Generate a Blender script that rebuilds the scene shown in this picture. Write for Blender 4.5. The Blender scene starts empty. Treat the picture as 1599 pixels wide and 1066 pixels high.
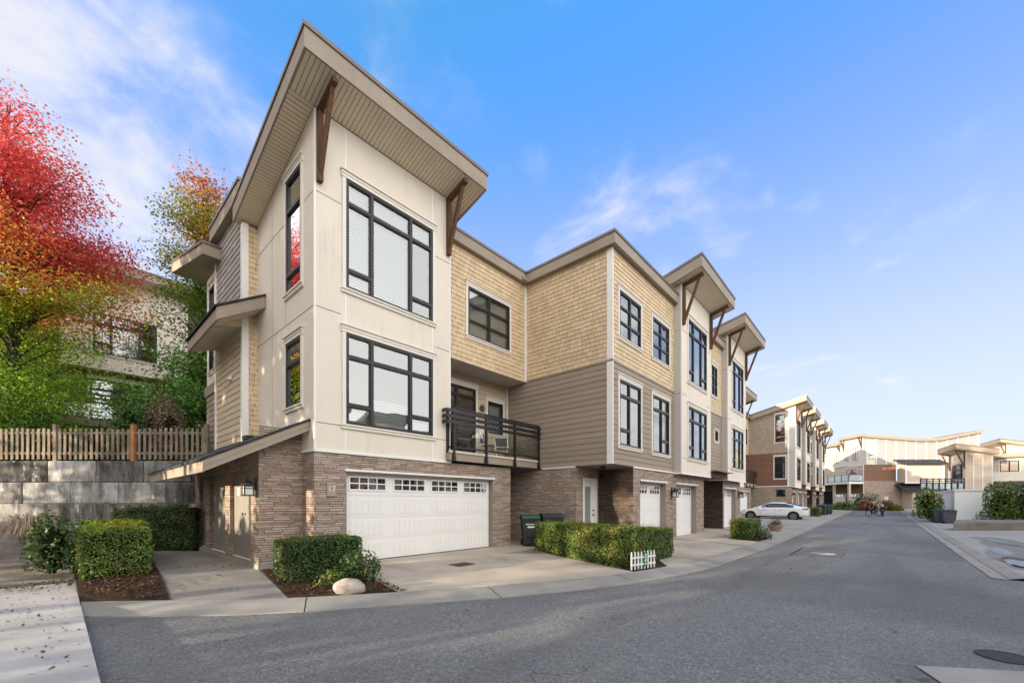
import bpy, bmesh, math, random
import numpy as np
from mathutils import Vector, Matrix
R = math.radians
rnd = random.Random(7)
SC = bpy.context.scene
COL = SC.collection

# ------------------------------------------------------------------ camera, world, sun, exposure
CAM_A = R(41.95)
FW = (math.cos(CAM_A), math.sin(CAM_A)); RT = (math.sin(CAM_A), -math.cos(CAM_A))
cam = bpy.data.cameras.new('camera'); camo = bpy.data.objects.new('camera', cam); COL.objects.link(camo)
camo.location = (0, 0, 1.45); camo.rotation_euler = (R(90), 0, CAM_A - R(90))
cam.sensor_width = 36; cam.lens = 643 / 1599 * 36; cam.shift_y = (783.5 - 533) / 1599
cam.clip_start = .05; cam.clip_end = 3000
SC.camera = camo
SC.view_settings.view_transform = 'Standard'; SC.view_settings.look = 'None'
SC.view_settings.gamma = 1; SC.view_settings.exposure = 0.95
SC.cycles.use_denoising = True
SC.cycles.max_bounces = 8; SC.cycles.transparent_max_bounces = 16
SC.cycles.caustics_reflective = False; SC.cycles.caustics_refractive = False
SC.cycles.sample_clamp_indirect = 6

SUN_DIR = Vector((-.97, .24, 0)).normalized(); SUN_EL = R(8.5)
sl = bpy.data.lights.new('sun', 'SUN'); so = bpy.data.objects.new('sun', sl); COL.objects.link(so)
sl.energy = 5.0; sl.angle = R(.5); sl.color = (1, .83, .62)
sv = Vector((SUN_DIR.x * math.cos(SUN_EL), SUN_DIR.y * math.cos(SUN_EL), math.sin(SUN_EL)))
so.rotation_euler = (-sv).to_track_quat('-Z', 'Y').to_euler(); so.location = sv * 60

SKY_SAT, SKY_VAL, CLOUD_BACK = 1.28, 3.7, 20.0
def build_world():
    w = bpy.data.worlds.new('World'); SC.world = w; w.use_nodes = True
    nt = w.node_tree; N = nt.nodes; L = nt.links; N.clear()
    out = N.new('ShaderNodeOutputWorld'); bg = N.new('ShaderNodeBackground')
    sky = N.new('ShaderNodeTexSky'); sky.sky_type = 'NISHITA'; sky.sun_disc = False
    sky.sun_elevation = SUN_EL; sky.sun_rotation = math.atan2(SUN_DIR.x, SUN_DIR.y)
    sky.air_density = 1.0; sky.dust_density = 1.2; sky.ozone_density = 2.2
    tc = N.new('ShaderNodeTexCoord')
    def math_(op, a=None, b=None, c=None, clamp=False):
        n = N.new('ShaderNodeMath'); n.operation = op; n.use_clamp = clamp
        for i, v in enumerate((a, b, c)):
            if v is None: continue
            if isinstance(v, (int, float)): n.inputs[i].default_value = v
            else: L.new(v, n.inputs[i])
        return n.outputs[0]
    sep = N.new('ShaderNodeSeparateXYZ'); L.new(tc.outputs['Generated'], sep.inputs[0])
    x, y, z = sep.outputs
    # project the view direction on a flat cloud layer
    zz = math_('MAXIMUM', math_('ADD', z, .12), .05)
    cx = math_('DIVIDE', x, zz); cy = math_('DIVIDE', y, zz)
    comb = N.new('ShaderNodeCombineXYZ'); L.new(cx, comb.inputs[0]); L.new(cy, comb.inputs[1])
    def noise(scale, detail, rough, off, dist=0):
        m = N.new('ShaderNodeMapping'); m.inputs['Location'].default_value = off
        m.inputs['Rotation'].default_value = (0, 0, .7); m.inputs['Scale'].default_value = (1, 1.12, 1)
        L.new(comb.outputs[0], m.inputs[0])
        n = N.new('ShaderNodeTexNoise'); L.new(m.outputs[0], n.inputs['Vector'])
        n.inputs['Scale'].default_value = scale; n.inputs['Detail'].default_value = detail
        n.inputs['Roughness'].default_value = rough; n.inputs['Distortion'].default_value = dist
        return n.outputs['Fac']
    n1 = noise(1.0, 9, .55, (1.3, .4, 0), .6); n2 = noise(3.0, 9, .58, (3.4, 3.3, 0), .5)
    nn = math_('ADD', math_('MULTIPLY', n1, .55), math_('MULTIPLY', n2, .45))
    # more cloud to the left (towards -x), and a broken bright deck over the street's other side (towards -y)
    frontal = math_('MINIMUM', math_('MAXIMUM', math_('MULTIPLY_ADD', y, 3.3, 1.5), 0), 1)
    side = math_('ADD', math_('MULTIPLY', x, -RT[0]), math_('MULTIPLY', y, -RT[1]))
    left = math_('MULTIPLY', math_('MULTIPLY_ADD', side, .135, .022), frontal)
    # a low bank of cloud over the far side of the street
    bank = math_('MULTIPLY', math_('MINIMUM', math_('MAXIMUM', math_('MULTIPLY_ADD', y, -6, -1.2), 0), 1), math_('MINIMUM', math_('MAXIMUM', math_('MULTIPLY_ADD', z, -4, 1.3), 0), 1))
    back = math_('MULTIPLY', math_('MAXIMUM', math_('SUBTRACT', math_('MULTIPLY', y, -1), .22), 0), .50)
    cov = math_('ADD', math_('ADD', math_('ADD', nn, left), back), math_('ADD', math_('MULTIPLY', bank, .22), math_('MULTIPLY', math_('MAXIMUM', math_('MULTIPLY_ADD', x, -1, -.15), 0), .38)))
    mr = N.new('ShaderNodeMapRange'); mr.interpolation_type = 'SMOOTHERSTEP'
    L.new(cov, mr.inputs[0]); mr.inputs[1].default_value = .465; mr.inputs[2].default_value = .72
    mask = math_('MULTIPLY', mr.outputs[0], math_('MINIMUM', math_('MAXIMUM', math_('MULTIPLY', z, 5), 0), .86))
    # clear sky: the sky texture with its glare towards the sun held back, deeper blue overhead
    hsv = N.new('ShaderNodeHueSaturation'); L.new(sky.outputs[0], hsv.inputs['Color'])
    hsv.inputs['Saturation'].default_value = SKY_SAT; hsv.inputs['Value'].default_value = SKY_VAL
    lim = N.new('ShaderNodeVectorMath'); lim.operation = 'MINIMUM'; L.new(hsv.outputs[0], lim.inputs[0]); lim.inputs[1].default_value = (.86, 2.08, 5.9)
    # pale air towards the horizon
    hz = N.new('ShaderNodeMapRange'); hz.interpolation_type = 'SMOOTHSTEP'; L.new(z, hz.inputs[0])
    for i, v in enumerate((.02, .74, .95, 0)): hz.inputs[i+1].default_value = v
    mh = N.new('ShaderNodeMix'); mh.data_type = 'RGBA'; L.new(hz.outputs[0], mh.inputs['Factor']); L.new(lim.outputs[0], mh.inputs['A']); mh.inputs['B'].default_value = (4.55, 5.05, 5.7, 1)
    # clouds are sunlit: brightest in the half of the sky facing the sun's light
    cb = math_('MULTIPLY_ADD', math_('MAXIMUM', math_('SUBTRACT', math_('MULTIPLY', y, -1), .2), 0), CLOUD_BACK, 5.2)
    glow = math_('MAXIMUM', math_('MULTIPLY_ADD', x, -1, -.15), 0)   # the sunny side of the sky
    cb = math_('MULTIPLY_ADD', glow, 9.0, cb)
    crgb = N.new('ShaderNodeVectorMath'); crgb.operation = 'SCALE'
    crgb.inputs[0].default_value = (1.0, .965, .915); L.new(cb, crgb.inputs['Scale'])
    mix = N.new('ShaderNodeMix'); mix.data_type = 'RGBA'
    L.new(mask, mix.inputs['Factor']); L.new(mh.outputs['Result'], mix.inputs['A']); L.new(crgb.outputs[0], mix.inputs['B'])
    L.new(mix.outputs['Result'], bg.inputs['Color']); bg.inputs['Strength'].default_value = .10
    L.new(bg.outputs[0], out.inputs[0])
build_world()

# ------------------------------------------------------------------ helpers
m = {}
class MB:
    def __init__(s): s.v = []; s.f = []
    def quad(s, a, b, c, d):
        n = len(s.v); s.v += [tuple(a), tuple(b), tuple(c), tuple(d)]; s.f.append((n, n+1, n+2, n+3))
    def poly(s, pts):
        n = len(s.v); s.v += [tuple(p) for p in pts]; s.f.append(tuple(range(n, n+len(pts))))
    def hexa(s, p):   # 8 points: bottom ring then top ring
        n = len(s.v); s.v += [tuple(q) for q in p]
        for f in ((3,2,1,0),(4,5,6,7),(0,1,5,4),(1,2,6,5),(2,3,7,6),(3,0,4,7)): s.f.append(tuple(n+i for i in f))
    def box(s, x0, x1, y0, y1, z0, z1):
        s.hexa([(x0,y0,z0),(x1,y0,z0),(x1,y1,z0),(x0,y1,z0),(x0,y0,z1),(x1,y0,z1),(x1,y1,z1),(x0,y1,z1)])
    def mbox(s, m, u0, u1, z0, z1, o0, o1):
        s.hexa([m(u0,z0,o0),m(u1,z0,o0),m(u1,z0,o1),m(u0,z0,o1),m(u0,z1,o0),m(u1,z1,o0),m(u1,z1,o1),m(u0,z1,o1)])
    def prism(s, pts, ext):   # pts: closed 3D loop, ext: extrusion vector
        n = len(s.v); k = len(pts); e = Vector(ext)
        s.v += [tuple(p) for p in pts] + [tuple(Vector(p)+e) for p in pts]
        s.f.append(tuple(range(n+k-1, n-1, -1))); s.f.append(tuple(range(n+k, n+2*k)))
        for i in range(k):
            j = (i+1) % k; s.f.append((n+i, n+j, n+k+j, n+k+i))
    def bar(s, a, b, w, h, up=(0,0,1)):  # rectangular beam from a to b
        a = Vector(a); b = Vector(b); d = (b-a).normalized(); u = Vector(up)
        r = d.cross(u)
        if r.length < 1e-4: r = d.cross(Vector((1,0,0)))
        r.normalize(); u = r.cross(d)
        q = [-r*w/2-u*h/2, r*w/2-u*h/2, r*w/2+u*h/2, -r*w/2+u*h/2]
        s.hexa([a+i for i in q]+[b+i for i in q])
    def tube(s, pts, rad, n=8, cap=True):
        pts = [Vector(p) for p in pts]; k = len(pts)
        if not hasattr(rad, '__len__'): rad = [rad]*k
        base = len(s.v); t0 = (pts[1]-pts[0]).normalized()
        r = t0.orthogonal().normalized()
        for i, p in enumerate(pts):
            t = (pts[min(i+1,k-1)]-pts[max(i-1,0)]).normalized()
            r = (r - t*r.dot(t)); r = r.normalized() if r.length > 1e-5 else t.orthogonal().normalized()
            q = t.cross(r)
            for j in range(n):
                a = 2*math.pi*j/n; s.v.append(tuple(p+(r*math.cos(a)+q*math.sin(a))*rad[i]))
        for i in range(k-1):
            for j in range(n):
                j2 = (j+1) % n
                s.f.append((base+i*n+j, base+i*n+j2, base+(i+1)*n+j2, base+(i+1)*n+j))
        if cap:
            s.f.append(tuple(base+j for j in range(n-1,-1,-1))); s.f.append(tuple(base+(k-1)*n+j for j in range(n)))
    def lathe(s, c, prof, n=20, axis='z'):
        base = len(s.v); k = len(prof)
        for r, h in prof:
            for j in range(n):
                a = 2*math.pi*j/n; p = (r*math.cos(a), r*math.sin(a), h)
                if axis == 'x': p = (p[2], p[0], p[1])
                if axis == 'y': p = (p[0], p[2], p[1])
                s.v.append((c[0]+p[0], c[1]+p[1], c[2]+p[2]))
        for i in range(k-1):
            for j in range(n):
                j2 = (j+1) % n
                s.f.append((base+i*n+j, base+i*n+j2, base+(i+1)*n+j2, base+(i+1)*n+j))
        s.f.append(tuple(base+j for j in range(n-1,-1,-1))); s.f.append(tuple(base+(k-1)*n+j for j in range(n)))
    def off(s, d):
        s.v = [(a+d[0], b+d[1], c+d[2]) for a, b, c in s.v]; return s
    def build(s, name, mat, parent=None, bevel=0, smooth=False, fix=True, xf=None):
        me = bpy.data.meshes.new(name)
        v = s.v
        if parent is not None and xf is None:
            l = parent['_o'] if '_o' in parent else None
            if l is not None: v = [(a-l[0], b-l[1], c-l[2]) for a, b, c in v]
        me.from_pydata(v, [], s.f); me.update()
        if fix:
            bm = bmesh.new(); bm.from_mesh(me); bmesh.ops.recalc_face_normals(bm, faces=bm.faces); bm.to_mesh(me); bm.free()
        if smooth: me.polygons.foreach_set('use_smooth', [True]*len(me.polygons))
        o = bpy.data.objects.new(name, me); COL.objects.link(o)
        if mat: me.materials.append(mat)
        if parent is not None:
            o.parent = parent
            if '_o' in parent: o['_o'] = list(parent['_o'])
        if bevel:
            b = o.modifiers.new('bevel', 'BEVEL'); b.width = bevel; b.segments = 2; b.limit_method = 'ANGLE'; b.angle_limit = R(40)
        return o

def tag(o, label=None, cat=None, group=None, kind=None):
    if label: o['label'] = label
    if cat: o['category'] = cat
    if group: o['group'] = group
    if kind: o['kind'] = kind
    return o
def thing(name, loc, label, cat, group=None):
    """an Empty at the thing's base; parts given in world coordinates are stored relative to it"""
    o = bpy.data.objects.new(name, None); COL.objects.link(o); o.location = loc
    o.empty_display_size = .3
    o['_o'] = list(loc); return tag(o, label, cat, group)
def single(name, mb, mat, loc, label, cat, group=None, **k):
    """a thing that is one mesh, its origin at its base"""
    mb.off((-loc[0], -loc[1], -loc[2])); o = mb.build(name, mat, **k); o.location = loc
    o['_o'] = list(loc); return tag(o, label, cat, group)
def structure(name, mb, mat, kind='structure', **k):
    return tag(mb.build(name, mat, **k), kind=kind)
KIDS = {}
def copy_tree(o, parent=None, loc=None, rotz=None):
    kids = {}
    for q in COL.objects:
        if q.parent: kids.setdefault(q.parent.name, []).append(q)
    def rec(src, par):
        c = src.copy(); COL.objects.link(c); c.parent = par
        for ch in kids.get(src.name, []): rec(ch, c)
        return c
    c = rec(o, parent)
    if loc is not None: c.location = loc
    if rotz is not None: c.rotation_euler = (0, 0, rotz)
    return c
def PY(Y): return lambda u, z, o: (u, Y-o, z)          # wall facing -Y, u runs along +X
def PX(X): return lambda u, z, o: (X-o, u, z)          # wall facing -X, u runs along +Y
def PXp(X): return lambda u, z, o: (X+o, u, z)         # wall facing +X
def split(rect, holes):
    out = [rect]
    for h in holes:
        nx = []
        for a0, a1, b0, b1 in out:
            c0, c1, d0, d1 = max(a0,h[0]), min(a1,h[1]), max(b0,h[2]), min(b1,h[3])
            if c0 >= c1-1e-6 or d0 >= d1-1e-6: nx.append((a0,a1,b0,b1)); continue
            if a0 < c0-1e-6: nx.append((a0,c0,b0,b1))
            if c1 < a1-1e-6: nx.append((c1,a1,b0,b1))
            if b0 < d0-1e-6: nx.append((c0,c1,b0,d0))
            if d1 < b1-1e-6: nx.append((c0,c1,d1,b1))
        out = nx
    return out
def sheet(mb, m, u0, u1, z0, z1, holes=(), t=.12):
    for a0, a1, b0, b1 in split((u0,u1,z0,z1), holes):
        mb.quad(m(a0,b0,0), m(a1,b0,0), m(a1,b1,0), m(a0,b1,0))
    for h in holes:   # reveals
        for (p, q) in (((h[0],h[2]),(h[0],h[3])), ((h[1],h[2]),(h[1],h[3])), ((h[0],h[2]),(h[1],h[2])), ((h[0],h[3]),(h[1],h[3]))):
            mb.quad(m(p[0],p[1],0), m(q[0],q[1],0), m(q[0],q[1],-t), m(p[0],p[1],-t))
def lap(mb, m, u0, u1, z0, z1, pitch, holes=(), lip=.016, top=lambda u: 1e9):
    n = max(1, round((z1-z0)/pitch)); p = (z1-z0)/n
    for i in range(n):
        za = z0+i*p; zb = za+p
        for a0, a1, b0, b1 in split((u0,u1,za,zb), holes):
            oa = lip*(1-(b0-za)/p)+.002; ob = lip*(1-(b1-za)/p)+.002
            mb.quad(m(a0,b0,oa), m(a1,b0,oa), m(a1,b1,ob), m(a0,b1,ob))
            mb.quad(m(a0,b0,0), m(a1,b0,0), m(a1,b0,oa), m(a0,b0,oa))
    sheet(mb, m, u0, u1, z0, z1, holes)

# ------------------------------------------------------------------ materials
MATS = m
class NT:
    def __init__(s, name):
        s.m = bpy.data.materials.new(name); s.m.use_nodes = True; s.t = s.m.node_tree; s.N = s.t.nodes; s.L = s.t.links
        s.bsdf = s.N['Principled BSDF']; s.out = s.N['Material Output']
    def new(s, t, **kw):
        n = s.N.new(t)
        for k, v in kw.items(): setattr(n, k, v)
        return n
    def link(s, a, b): s.L.new(a, b)
    def math(s, op, *a, clamp=False):
        n = s.new('ShaderNodeMath', operation=op); n.use_clamp = clamp
        for i, v in enumerate(a):
            if isinstance(v, (int, float)): n.inputs[i].default_value = v
            else: s.link(v, n.inputs[i])
        return n.outputs[0]
    def coord(s, which='Object'): return s.new('ShaderNodeTexCoord').outputs[which]
    def noise(s, vec, scale, detail=4, rough=.5, scl=None, out='Fac'):
        if scl:
            mp = s.new('ShaderNodeMapping'); mp.inputs['Scale'].default_value = scl; s.link(vec, mp.inputs[0]); vec = mp.outputs[0]
        n = s.new('ShaderNodeTexNoise'); s.link(vec, n.inputs['Vector'])
        n.inputs['Scale'].default_value = scale; n.inputs['Detail'].default_value = detail; n.inputs['Roughness'].default_value = rough
        return n.outputs[out]
    def ramp(s, fac, stops, interp='LINEAR'):
        n = s.new('ShaderNodeValToRGB'); s.link(fac, n.inputs[0]); n.color_ramp.interpolation = interp
        e = n.color_ramp.elements
        while len(e) > 1: e.remove(e[-1])
        e[0].position = stops[0][0]; e[0].color = (*stops[0][1], 1)
        for p, c in stops[1:]:
            q = e.new(p); q.color = (*c, 1)
        return n.outputs[0]
    def mix(s, fac, a, b, mode='MIX'):
        n = s.new('ShaderNodeMix', data_type='RGBA', blend_type=mode)
        for k, v in (('Factor', fac), ('A', a), ('B', b)):
            i = n.inputs[k] if k != 'Factor' else n.inputs[0]
            if k == 'A': i = n.inputs[6]
            if k == 'B': i = n.inputs[7]
            if isinstance(v, (int, float)): i.default_value = v
            elif isinstance(v, tuple): i.default_value = (*v, 1)
            else: s.link(v, i)
        return n.outputs[2]
    def mr(s, v, a, b, c=0, d=1, interp='SMOOTHSTEP'):
        n = s.new('ShaderNodeMapRange', interpolation_type=interp); s.link(v, n.inputs[0])
        for i, q in enumerate((a, b, c, d)): n.inputs[i+1].default_value = q
        return n.outputs[0]
    def bump(s, h, dist=.01, strength=1, normal=None):
        n = s.new('ShaderNodeBump'); s.link(h, n.inputs['Height']); n.inputs['Distance'].default_value = dist; n.inputs['Strength'].default_value = strength
        if normal: s.link(normal, n.inputs['Normal'])
        return n.outputs[0]
    def base(s, c):
        if isinstance(c, tuple): s.bsdf.inputs['Base Color'].default_value = (*c, 1)
        else: s.link(c, s.bsdf.inputs['Base Color'])
    def set(s, rough=.6, spec=.3, metal=0):
        if isinstance(rough, (int, float)): s.bsdf.inputs['Roughness'].default_value = rough
        else: s.link(rough, s.bsdf.inputs['Roughness'])
        s.bsdf.inputs['Specular IOR Level'].default_value = spec; s.bsdf.inputs['Metallic'].default_value = metal
    def uv(s):
        sp = s.new('ShaderNodeSeparateXYZ'); s.link(s.coord(), sp.inputs[0])
        return s.math('ADD', sp.outputs[0], sp.outputs[1]), sp.outputs[2]
    def wn(s, *a):
        n = s.new('ShaderNodeTexWhiteNoise', noise_dimensions='2D'); c = s.new('ShaderNodeCombineXYZ')
        for i, v in enumerate(a): 
            if isinstance(v, (int, float)): c.inputs[i].default_value = v
            else: s.link(v, c.inputs[i])
        s.link(c.outputs[0], n.inputs['Vector']); return n.outputs['Value']
    def cells(s, u, v, h, w, var=.5):
        rf = s.math('DIVIDE', v, h); row = s.math('FLOOR', rf); rr = s.wn(row, 3.3)
        uu = s.math('ADD', s.math('MULTIPLY', s.math('DIVIDE', u, w), s.math('MULTIPLY_ADD', rr, var, 1-var/2)), s.math('MULTIPLY', rr, 37.))
        col = s.math('FLOOR', uu)
        return s.wn(row, col), s.math('FRACT', uu), s.math('FRACT', rf), row, col
def M(name, fn):
    n = NT(name.replace('_', ' ')); fn(n); MATS[name] = n.m; return n.m
def plain(name, c, rough=.6, spec=.3, metal=0, var=.08, scale=3., bump=0, fine=60):
    def f(n):
        co = n.coord(); a = n.noise(co, scale, 5, .6); b = n.noise(co, fine, 2)
        k = n.math('ADD', n.math('MULTIPLY', a, .7), n.math('MULTIPLY', b, .3))
        lo = tuple(q*(1-var) for q in c); hi = tuple(min(1, q*(1+var)) for q in c)
        n.base(n.ramp(k, [(.3, lo), (.7, hi)])); n.set(rough, spec, metal)
        if bump: n.link(n.bump(b, bump), n.bsdf.inputs['Normal'])
    return M(name, f)
def panel(name, c):
    def f(n):
        co = n.coord(); a = n.noise(co, 1.1, 5, .6); st = n.noise(co, 5, 5, .65, (1,1,.07)); d = n.noise(co, .5, 3); sp = n.noise(co, 40, 3, .7)
        k = n.ramp(a, [(.3, tuple(q*.965 for q in c)), (.7, tuple(min(1,q*1.03) for q in c))])
        k = n.mix(n.math('MULTIPLY', n.mr(st, .50, .72), n.mr(d, .40, .62, 0, .46)), k, tuple(q*w for q, w in zip(c, (.62,.62,.64))))
        k = n.mix(n.mr(sp, .66, .74, 0, .25), k, tuple(q*.7 for q in c))
        n.base(k); n.set(.75, .2); n.link(n.bump(n.math('ADD', n.noise(co, 70, 2), n.noise(co, .7, 2)), .003), n.bsdf.inputs['Normal'])
    return M(name, f)
panel('panel', (.74,.67,.57))
plain('panel_grey', (.50,.49,.46), .75, .2, var=.04, scale=1.2)
plain('panel_stone', (.34,.345,.33), .75, .2, var=.04, scale=1.2)
plain('panel_taupe', (.40,.36,.31), .75, .2, var=.04, scale=1.2)
plain('casing', (.76,.71,.63), .6, .25, var=.04)
plain('trim', (.82,.80,.76), .55, .3, var=.03)
plain('joint', (.22,.20,.18), .9, .1)
plain('fascia', (.33,.275,.215), .65, .25, var=.16, scale=1.5, bump=.001)
plain('flashing', (.16,.135,.12), .4, .5, metal=.3)
plain('frame', (.018,.02,.022), .4, .4, var=.1)
plain('metal_black', (.013,.013,.014), .4, .5, var=.1)
plain('door_white', (.80,.79,.76), .45, .35, var=.02)
plain('door_grey', (.25,.235,.205), .6, .3, var=.08)
plain('jamb_grey', (.26,.235,.20), .6, .3, var=.05)
plain('slat', (.50,.58,.56), .6, .3, var=.02)
plain('room', (.10,.095,.085), .9, .1)
plain('deck_soffit', (.58,.53,.46), .8, .1)
plain('concrete_grey', (.34,.33,.31), .9, .1, var=.22, scale=1.1, bump=.002)
plain('plastic_dark', (.035,.037,.042), .5, .3, var=.1)
plain('plastic_slate', (.075,.085,.105), .5, .3, var=.1)
plain('plastic_green', (.012,.10,.055), .45, .4, var=.1)
plain('plastic_blue', (.03,.06,.16), .45, .4, var=.1)
plain('plastic_white', (.78,.77,.75), .5, .3, var=.03)
plain('rust', (.13,.075,.05), .85, .2, var=.35, scale=14)
plain('brass', (.5,.42,.28), .3, .5, metal=.9)
plain('chrome', (.6,.6,.6), .2, .5, metal=1)
plain('rubber', (.012,.012,.013), .8, .2)
plain('lamp_glass', (.72,.74,.70), .35, .4, var=.02)
plain('skin', (.55,.36,.27), .6, .3)
plain('cloth_dark', (.02,.021,.028), .9, .1)
plain('cloth_blue', (.03,.07,.19), .9, .1)
plain('helmet', (.42,.47,.33), .4, .4)
plain('terracotta', (.33,.24,.19), .85, .1, var=.15)
plain('letter', (.70,.69,.66), .6, .2)
plain('letter_green', (.75,.80,.72), .6, .2)
plain('sign_green', (.02,.17,.075), .6, .3)
plain('plum_cloth', (.15,.05,.10), .9, .1)
plain('gutter_white', (.8,.79,.77), .4, .4, var=.02)
plain('water_puddle', (.16,.18,.20), .32, .8)
plain('iron', (.045,.042,.04), .7, .3, metal=.3, var=.3, scale=9)
def f(n):
    u, v = n.uv(); co = n.coord()
    # warp the rows so that courses differ in height
    wv = n.new('ShaderNodeCombineXYZ'); n.link(v, wv.inputs[2])
    vv = n.math('ADD', v, n.math('MULTIPLY', n.noise(wv.outputs[0], 7, 1), .07))
    vv = n.math('ADD', vv, n.math('MULTIPLY', n.noise(co, 2.2, 2), .03))
    r, fu, fv, row, col = n.cells(u, vv, .052, .30, .8)
    c = n.ramp(r, [(0,(.24,.185,.155)),(.16,(.40,.305,.245)),(.34,(.50,.40,.33)),(.5,(.36,.295,.26)),(.64,(.60,.50,.42)),(.78,(.44,.28,.19)),(.9,(.52,.46,.42)),(1,(.66,.55,.46))], 'CONSTANT')
    c = n.mix(.4, c, n.ramp(n.noise(co, 9, 6, .7, (1,1,3)), [(.3,(.27,.21,.18)),(.7,(.58,.47,.39))]), 'MIX')
    c2 = n.mix(n.mr(n.noise(co, .8, 3), .4, .7), c, (.40,.33,.28), 'MIX'); c = n.mix(.3, c, c2); c = n.mix(1.0, c, (.94,.92,.90), 'MULTIPLY')
    eu = n.math('MINIMUM', fu, n.math('SUBTRACT', 1, fu)); ev = n.math('MINIMUM', fv, n.math('SUBTRACT', 1, fv))
    e = n.math('MINIMUM', n.mr(eu, 0, .03), n.mr(ev, 0, .13))
    c = n.mix(n.mr(e, 0, 1, .75, 0), c, (.05,.042,.036))
    n.base(c); n.set(.9, .15)
    hgt = n.math('ADD', n.math('MULTIPLY', e, n.math('MULTIPLY_ADD', r, .7, .3)), n.math('MULTIPLY', n.noise(co, 40, 4, .7), .35))
    n.link(n.bump(hgt, .03), n.bsdf.inputs['Normal'])
M('stone', f)
def shingle(name, c):
    def f(n):
        u, v = n.uv(); co = n.coord()
        r, fu, fv, row, col = n.cells(u, v, .1407, .19, .5)
        k = n.math('ADD', n.math('MULTIPLY', r, .6), n.math('MULTIPLY', n.noise(co, 2.2, 4), .4))
        cc = n.ramp(k, [(.2, tuple(q*.86 for q in c)), (.8, tuple(q*1.12 for q in c))])
        gr = n.noise(co, 30, 4, .6, (6,6,.6)); cc = n.mix(.16, cc, n.ramp(gr, [(.3, tuple(q*.7 for q in c)), (.7, tuple(q*1.2 for q in c))]))
        eu = n.math('MINIMUM', fu, n.math('SUBTRACT', 1, fu)); e = n.mr(eu, .008, .03)
        n.base(n.mix(n.mr(e, 0, 1, .8, 0), cc, tuple(q*.25 for q in c))); n.set(.8, .15)
        n.link(n.bump(n.math('ADD', e, n.math('MULTIPLY', gr, .15)), .008), n.bsdf.inputs['Normal'])
    return M(name, f)
shingle('shingle_tan', (.66,.515,.335))
shingle('shingle_taupe', (.40,.32,.255))
def siding(name, c):
    def f(n):
        co = n.coord(); u, v = n.uv()
        row = n.math('FLOOR', n.math('DIVIDE', v, .1735)); r = n.wn(row, 1.7)
        gr = n.noise(co, 12, 5, .65, (1.2,1.2,14)); k = n.math('ADD', n.math('MULTIPLY', r, .3), n.math('MULTIPLY', gr, .7))
        n.base(n.ramp(k, [(.25, tuple(q*.86 for q in c)), (.75, tuple(q*1.12 for q in c))])); n.set(.75, .2)
        n.link(n.bump(gr, .002), n.bsdf.inputs['Normal'])
    return M(name, f)
siding('siding_taupe', (.335,.275,.215)); siding('siding_beige', (.56,.465,.34)); siding('siding_brown', (.21,.115,.075)); siding('siding_grey', (.36,.33,.30))
siding('siding_pale', (.55,.46,.37))
def soffit(name, axis, c=(.84,.72,.52)):
    def f(n):
        sp = n.new('ShaderNodeSeparateXYZ'); n.link(n.coord(), sp.inputs[0])
        q = n.math('FRACT', n.math('DIVIDE', sp.outputs[axis], .10)); e = n.math('MINIMUM', q, n.math('SUBTRACT', 1, q))
        g = n.mr(e, .02, .12)
        n.base(n.mix(n.mr(g, 0, 1, .7, 0), n.ramp(n.noise(n.coord(), 2, 3), [(.3, tuple(k*.95 for k in c)), (.7, tuple(k*1.05 for k in c))]), tuple(k*.3 for k in c))); n.set(.6, .25)
        n.link(n.bump(g, .012), n.bsdf.inputs['Normal'])
    return M(name, f)
soffit('soffit_x', 0); soffit('soffit_y', 1)
def f(n):
    co = n.coord(); g = n.noise(co, 14, 6, .7, (2,2,.25)); 
    n.base(n.ramp(g, [(.25,(.045,.022,.012)),(.5,(.12,.06,.033)),(.75,(.19,.10,.055))])); n.set(.75, .2)
    n.link(n.bump(g, .004), n.bsdf.inputs['Normal'])
M('timber', f)
def f(n):
    co = n.coord(); g = n.noise(co, 10, 6, .7, (1,1,.15)); h = n.noise(co, 1.7, 3)
    k = n.math('ADD', n.math('MULTIPLY', g, .6), n.math('MULTIPLY', h, .4))
    n.base(n.ramp(k, [(.3,(.10,.08,.062)),(.5,(.22,.18,.14)),(.7,(.34,.285,.23))])); n.set(.9, .1); n.link(n.bump(g, .004), n.bsdf.inputs['Normal'])
M('old_wood', f)
plain('new_wood', (.42,.20,.09), .8, .2, var=.2, scale=5)
def f(n):
    co = n.coord(); r, fu, fv, row, col = n.cells(*n.uv(), .14, .25, .3)
    n.base(n.ramp(n.math('ADD', n.math('MULTIPLY', r, .5), n.math('MULTIPLY', n.noise(co, 90, 2), .5)), [(.2,(.022,.024,.03)),(.8,(.06,.062,.072))])); n.set(.9, .15)
    n.link(n.bump(n.noise(co, 120, 3), .006), n.bsdf.inputs['Normal'])
M('roof_shingle', f)
def glass(name, inner, fac=.30, tint=(.80,.86,.84), fm=1.6):
    def f(n):
        n.N.remove(n.bsdf)
        gl = n.new('ShaderNodeBsdfGlossy'); gl.inputs['Roughness'].default_value = .0; gl.inputs['Color'].default_value = (.93,.96,.97,1)
        lw = n.new('ShaderNodeLayerWeight'); lw.inputs['Blend'].default_value = .35
        nm = n.bump(n.noise(n.coord(), .9, 2), .012, .35)
        n.link(nm, gl.inputs['Normal'])
        fa = n.math('ADD', n.math('MULTIPLY', lw.outputs['Fresnel'], fm), fac, clamp=True)
        if inner is None:
            tr = n.new('ShaderNodeBsdfTransparent'); tr.inputs['Color'].default_value = (*tint, 1)
        else:
            tr = n.new('ShaderNodeBsdfDiffuse'); tr.inputs['Color'].default_value = (*inner, 1)
        mx = n.new('ShaderNodeMixShader'); n.link(fa, mx.inputs[0]); n.link(tr.outputs[0], mx.inputs[1]); n.link(gl.outputs[0], mx.inputs[2])
        n.link(mx.outputs[0], n.out.inputs[0])
    return M(name, f)
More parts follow.
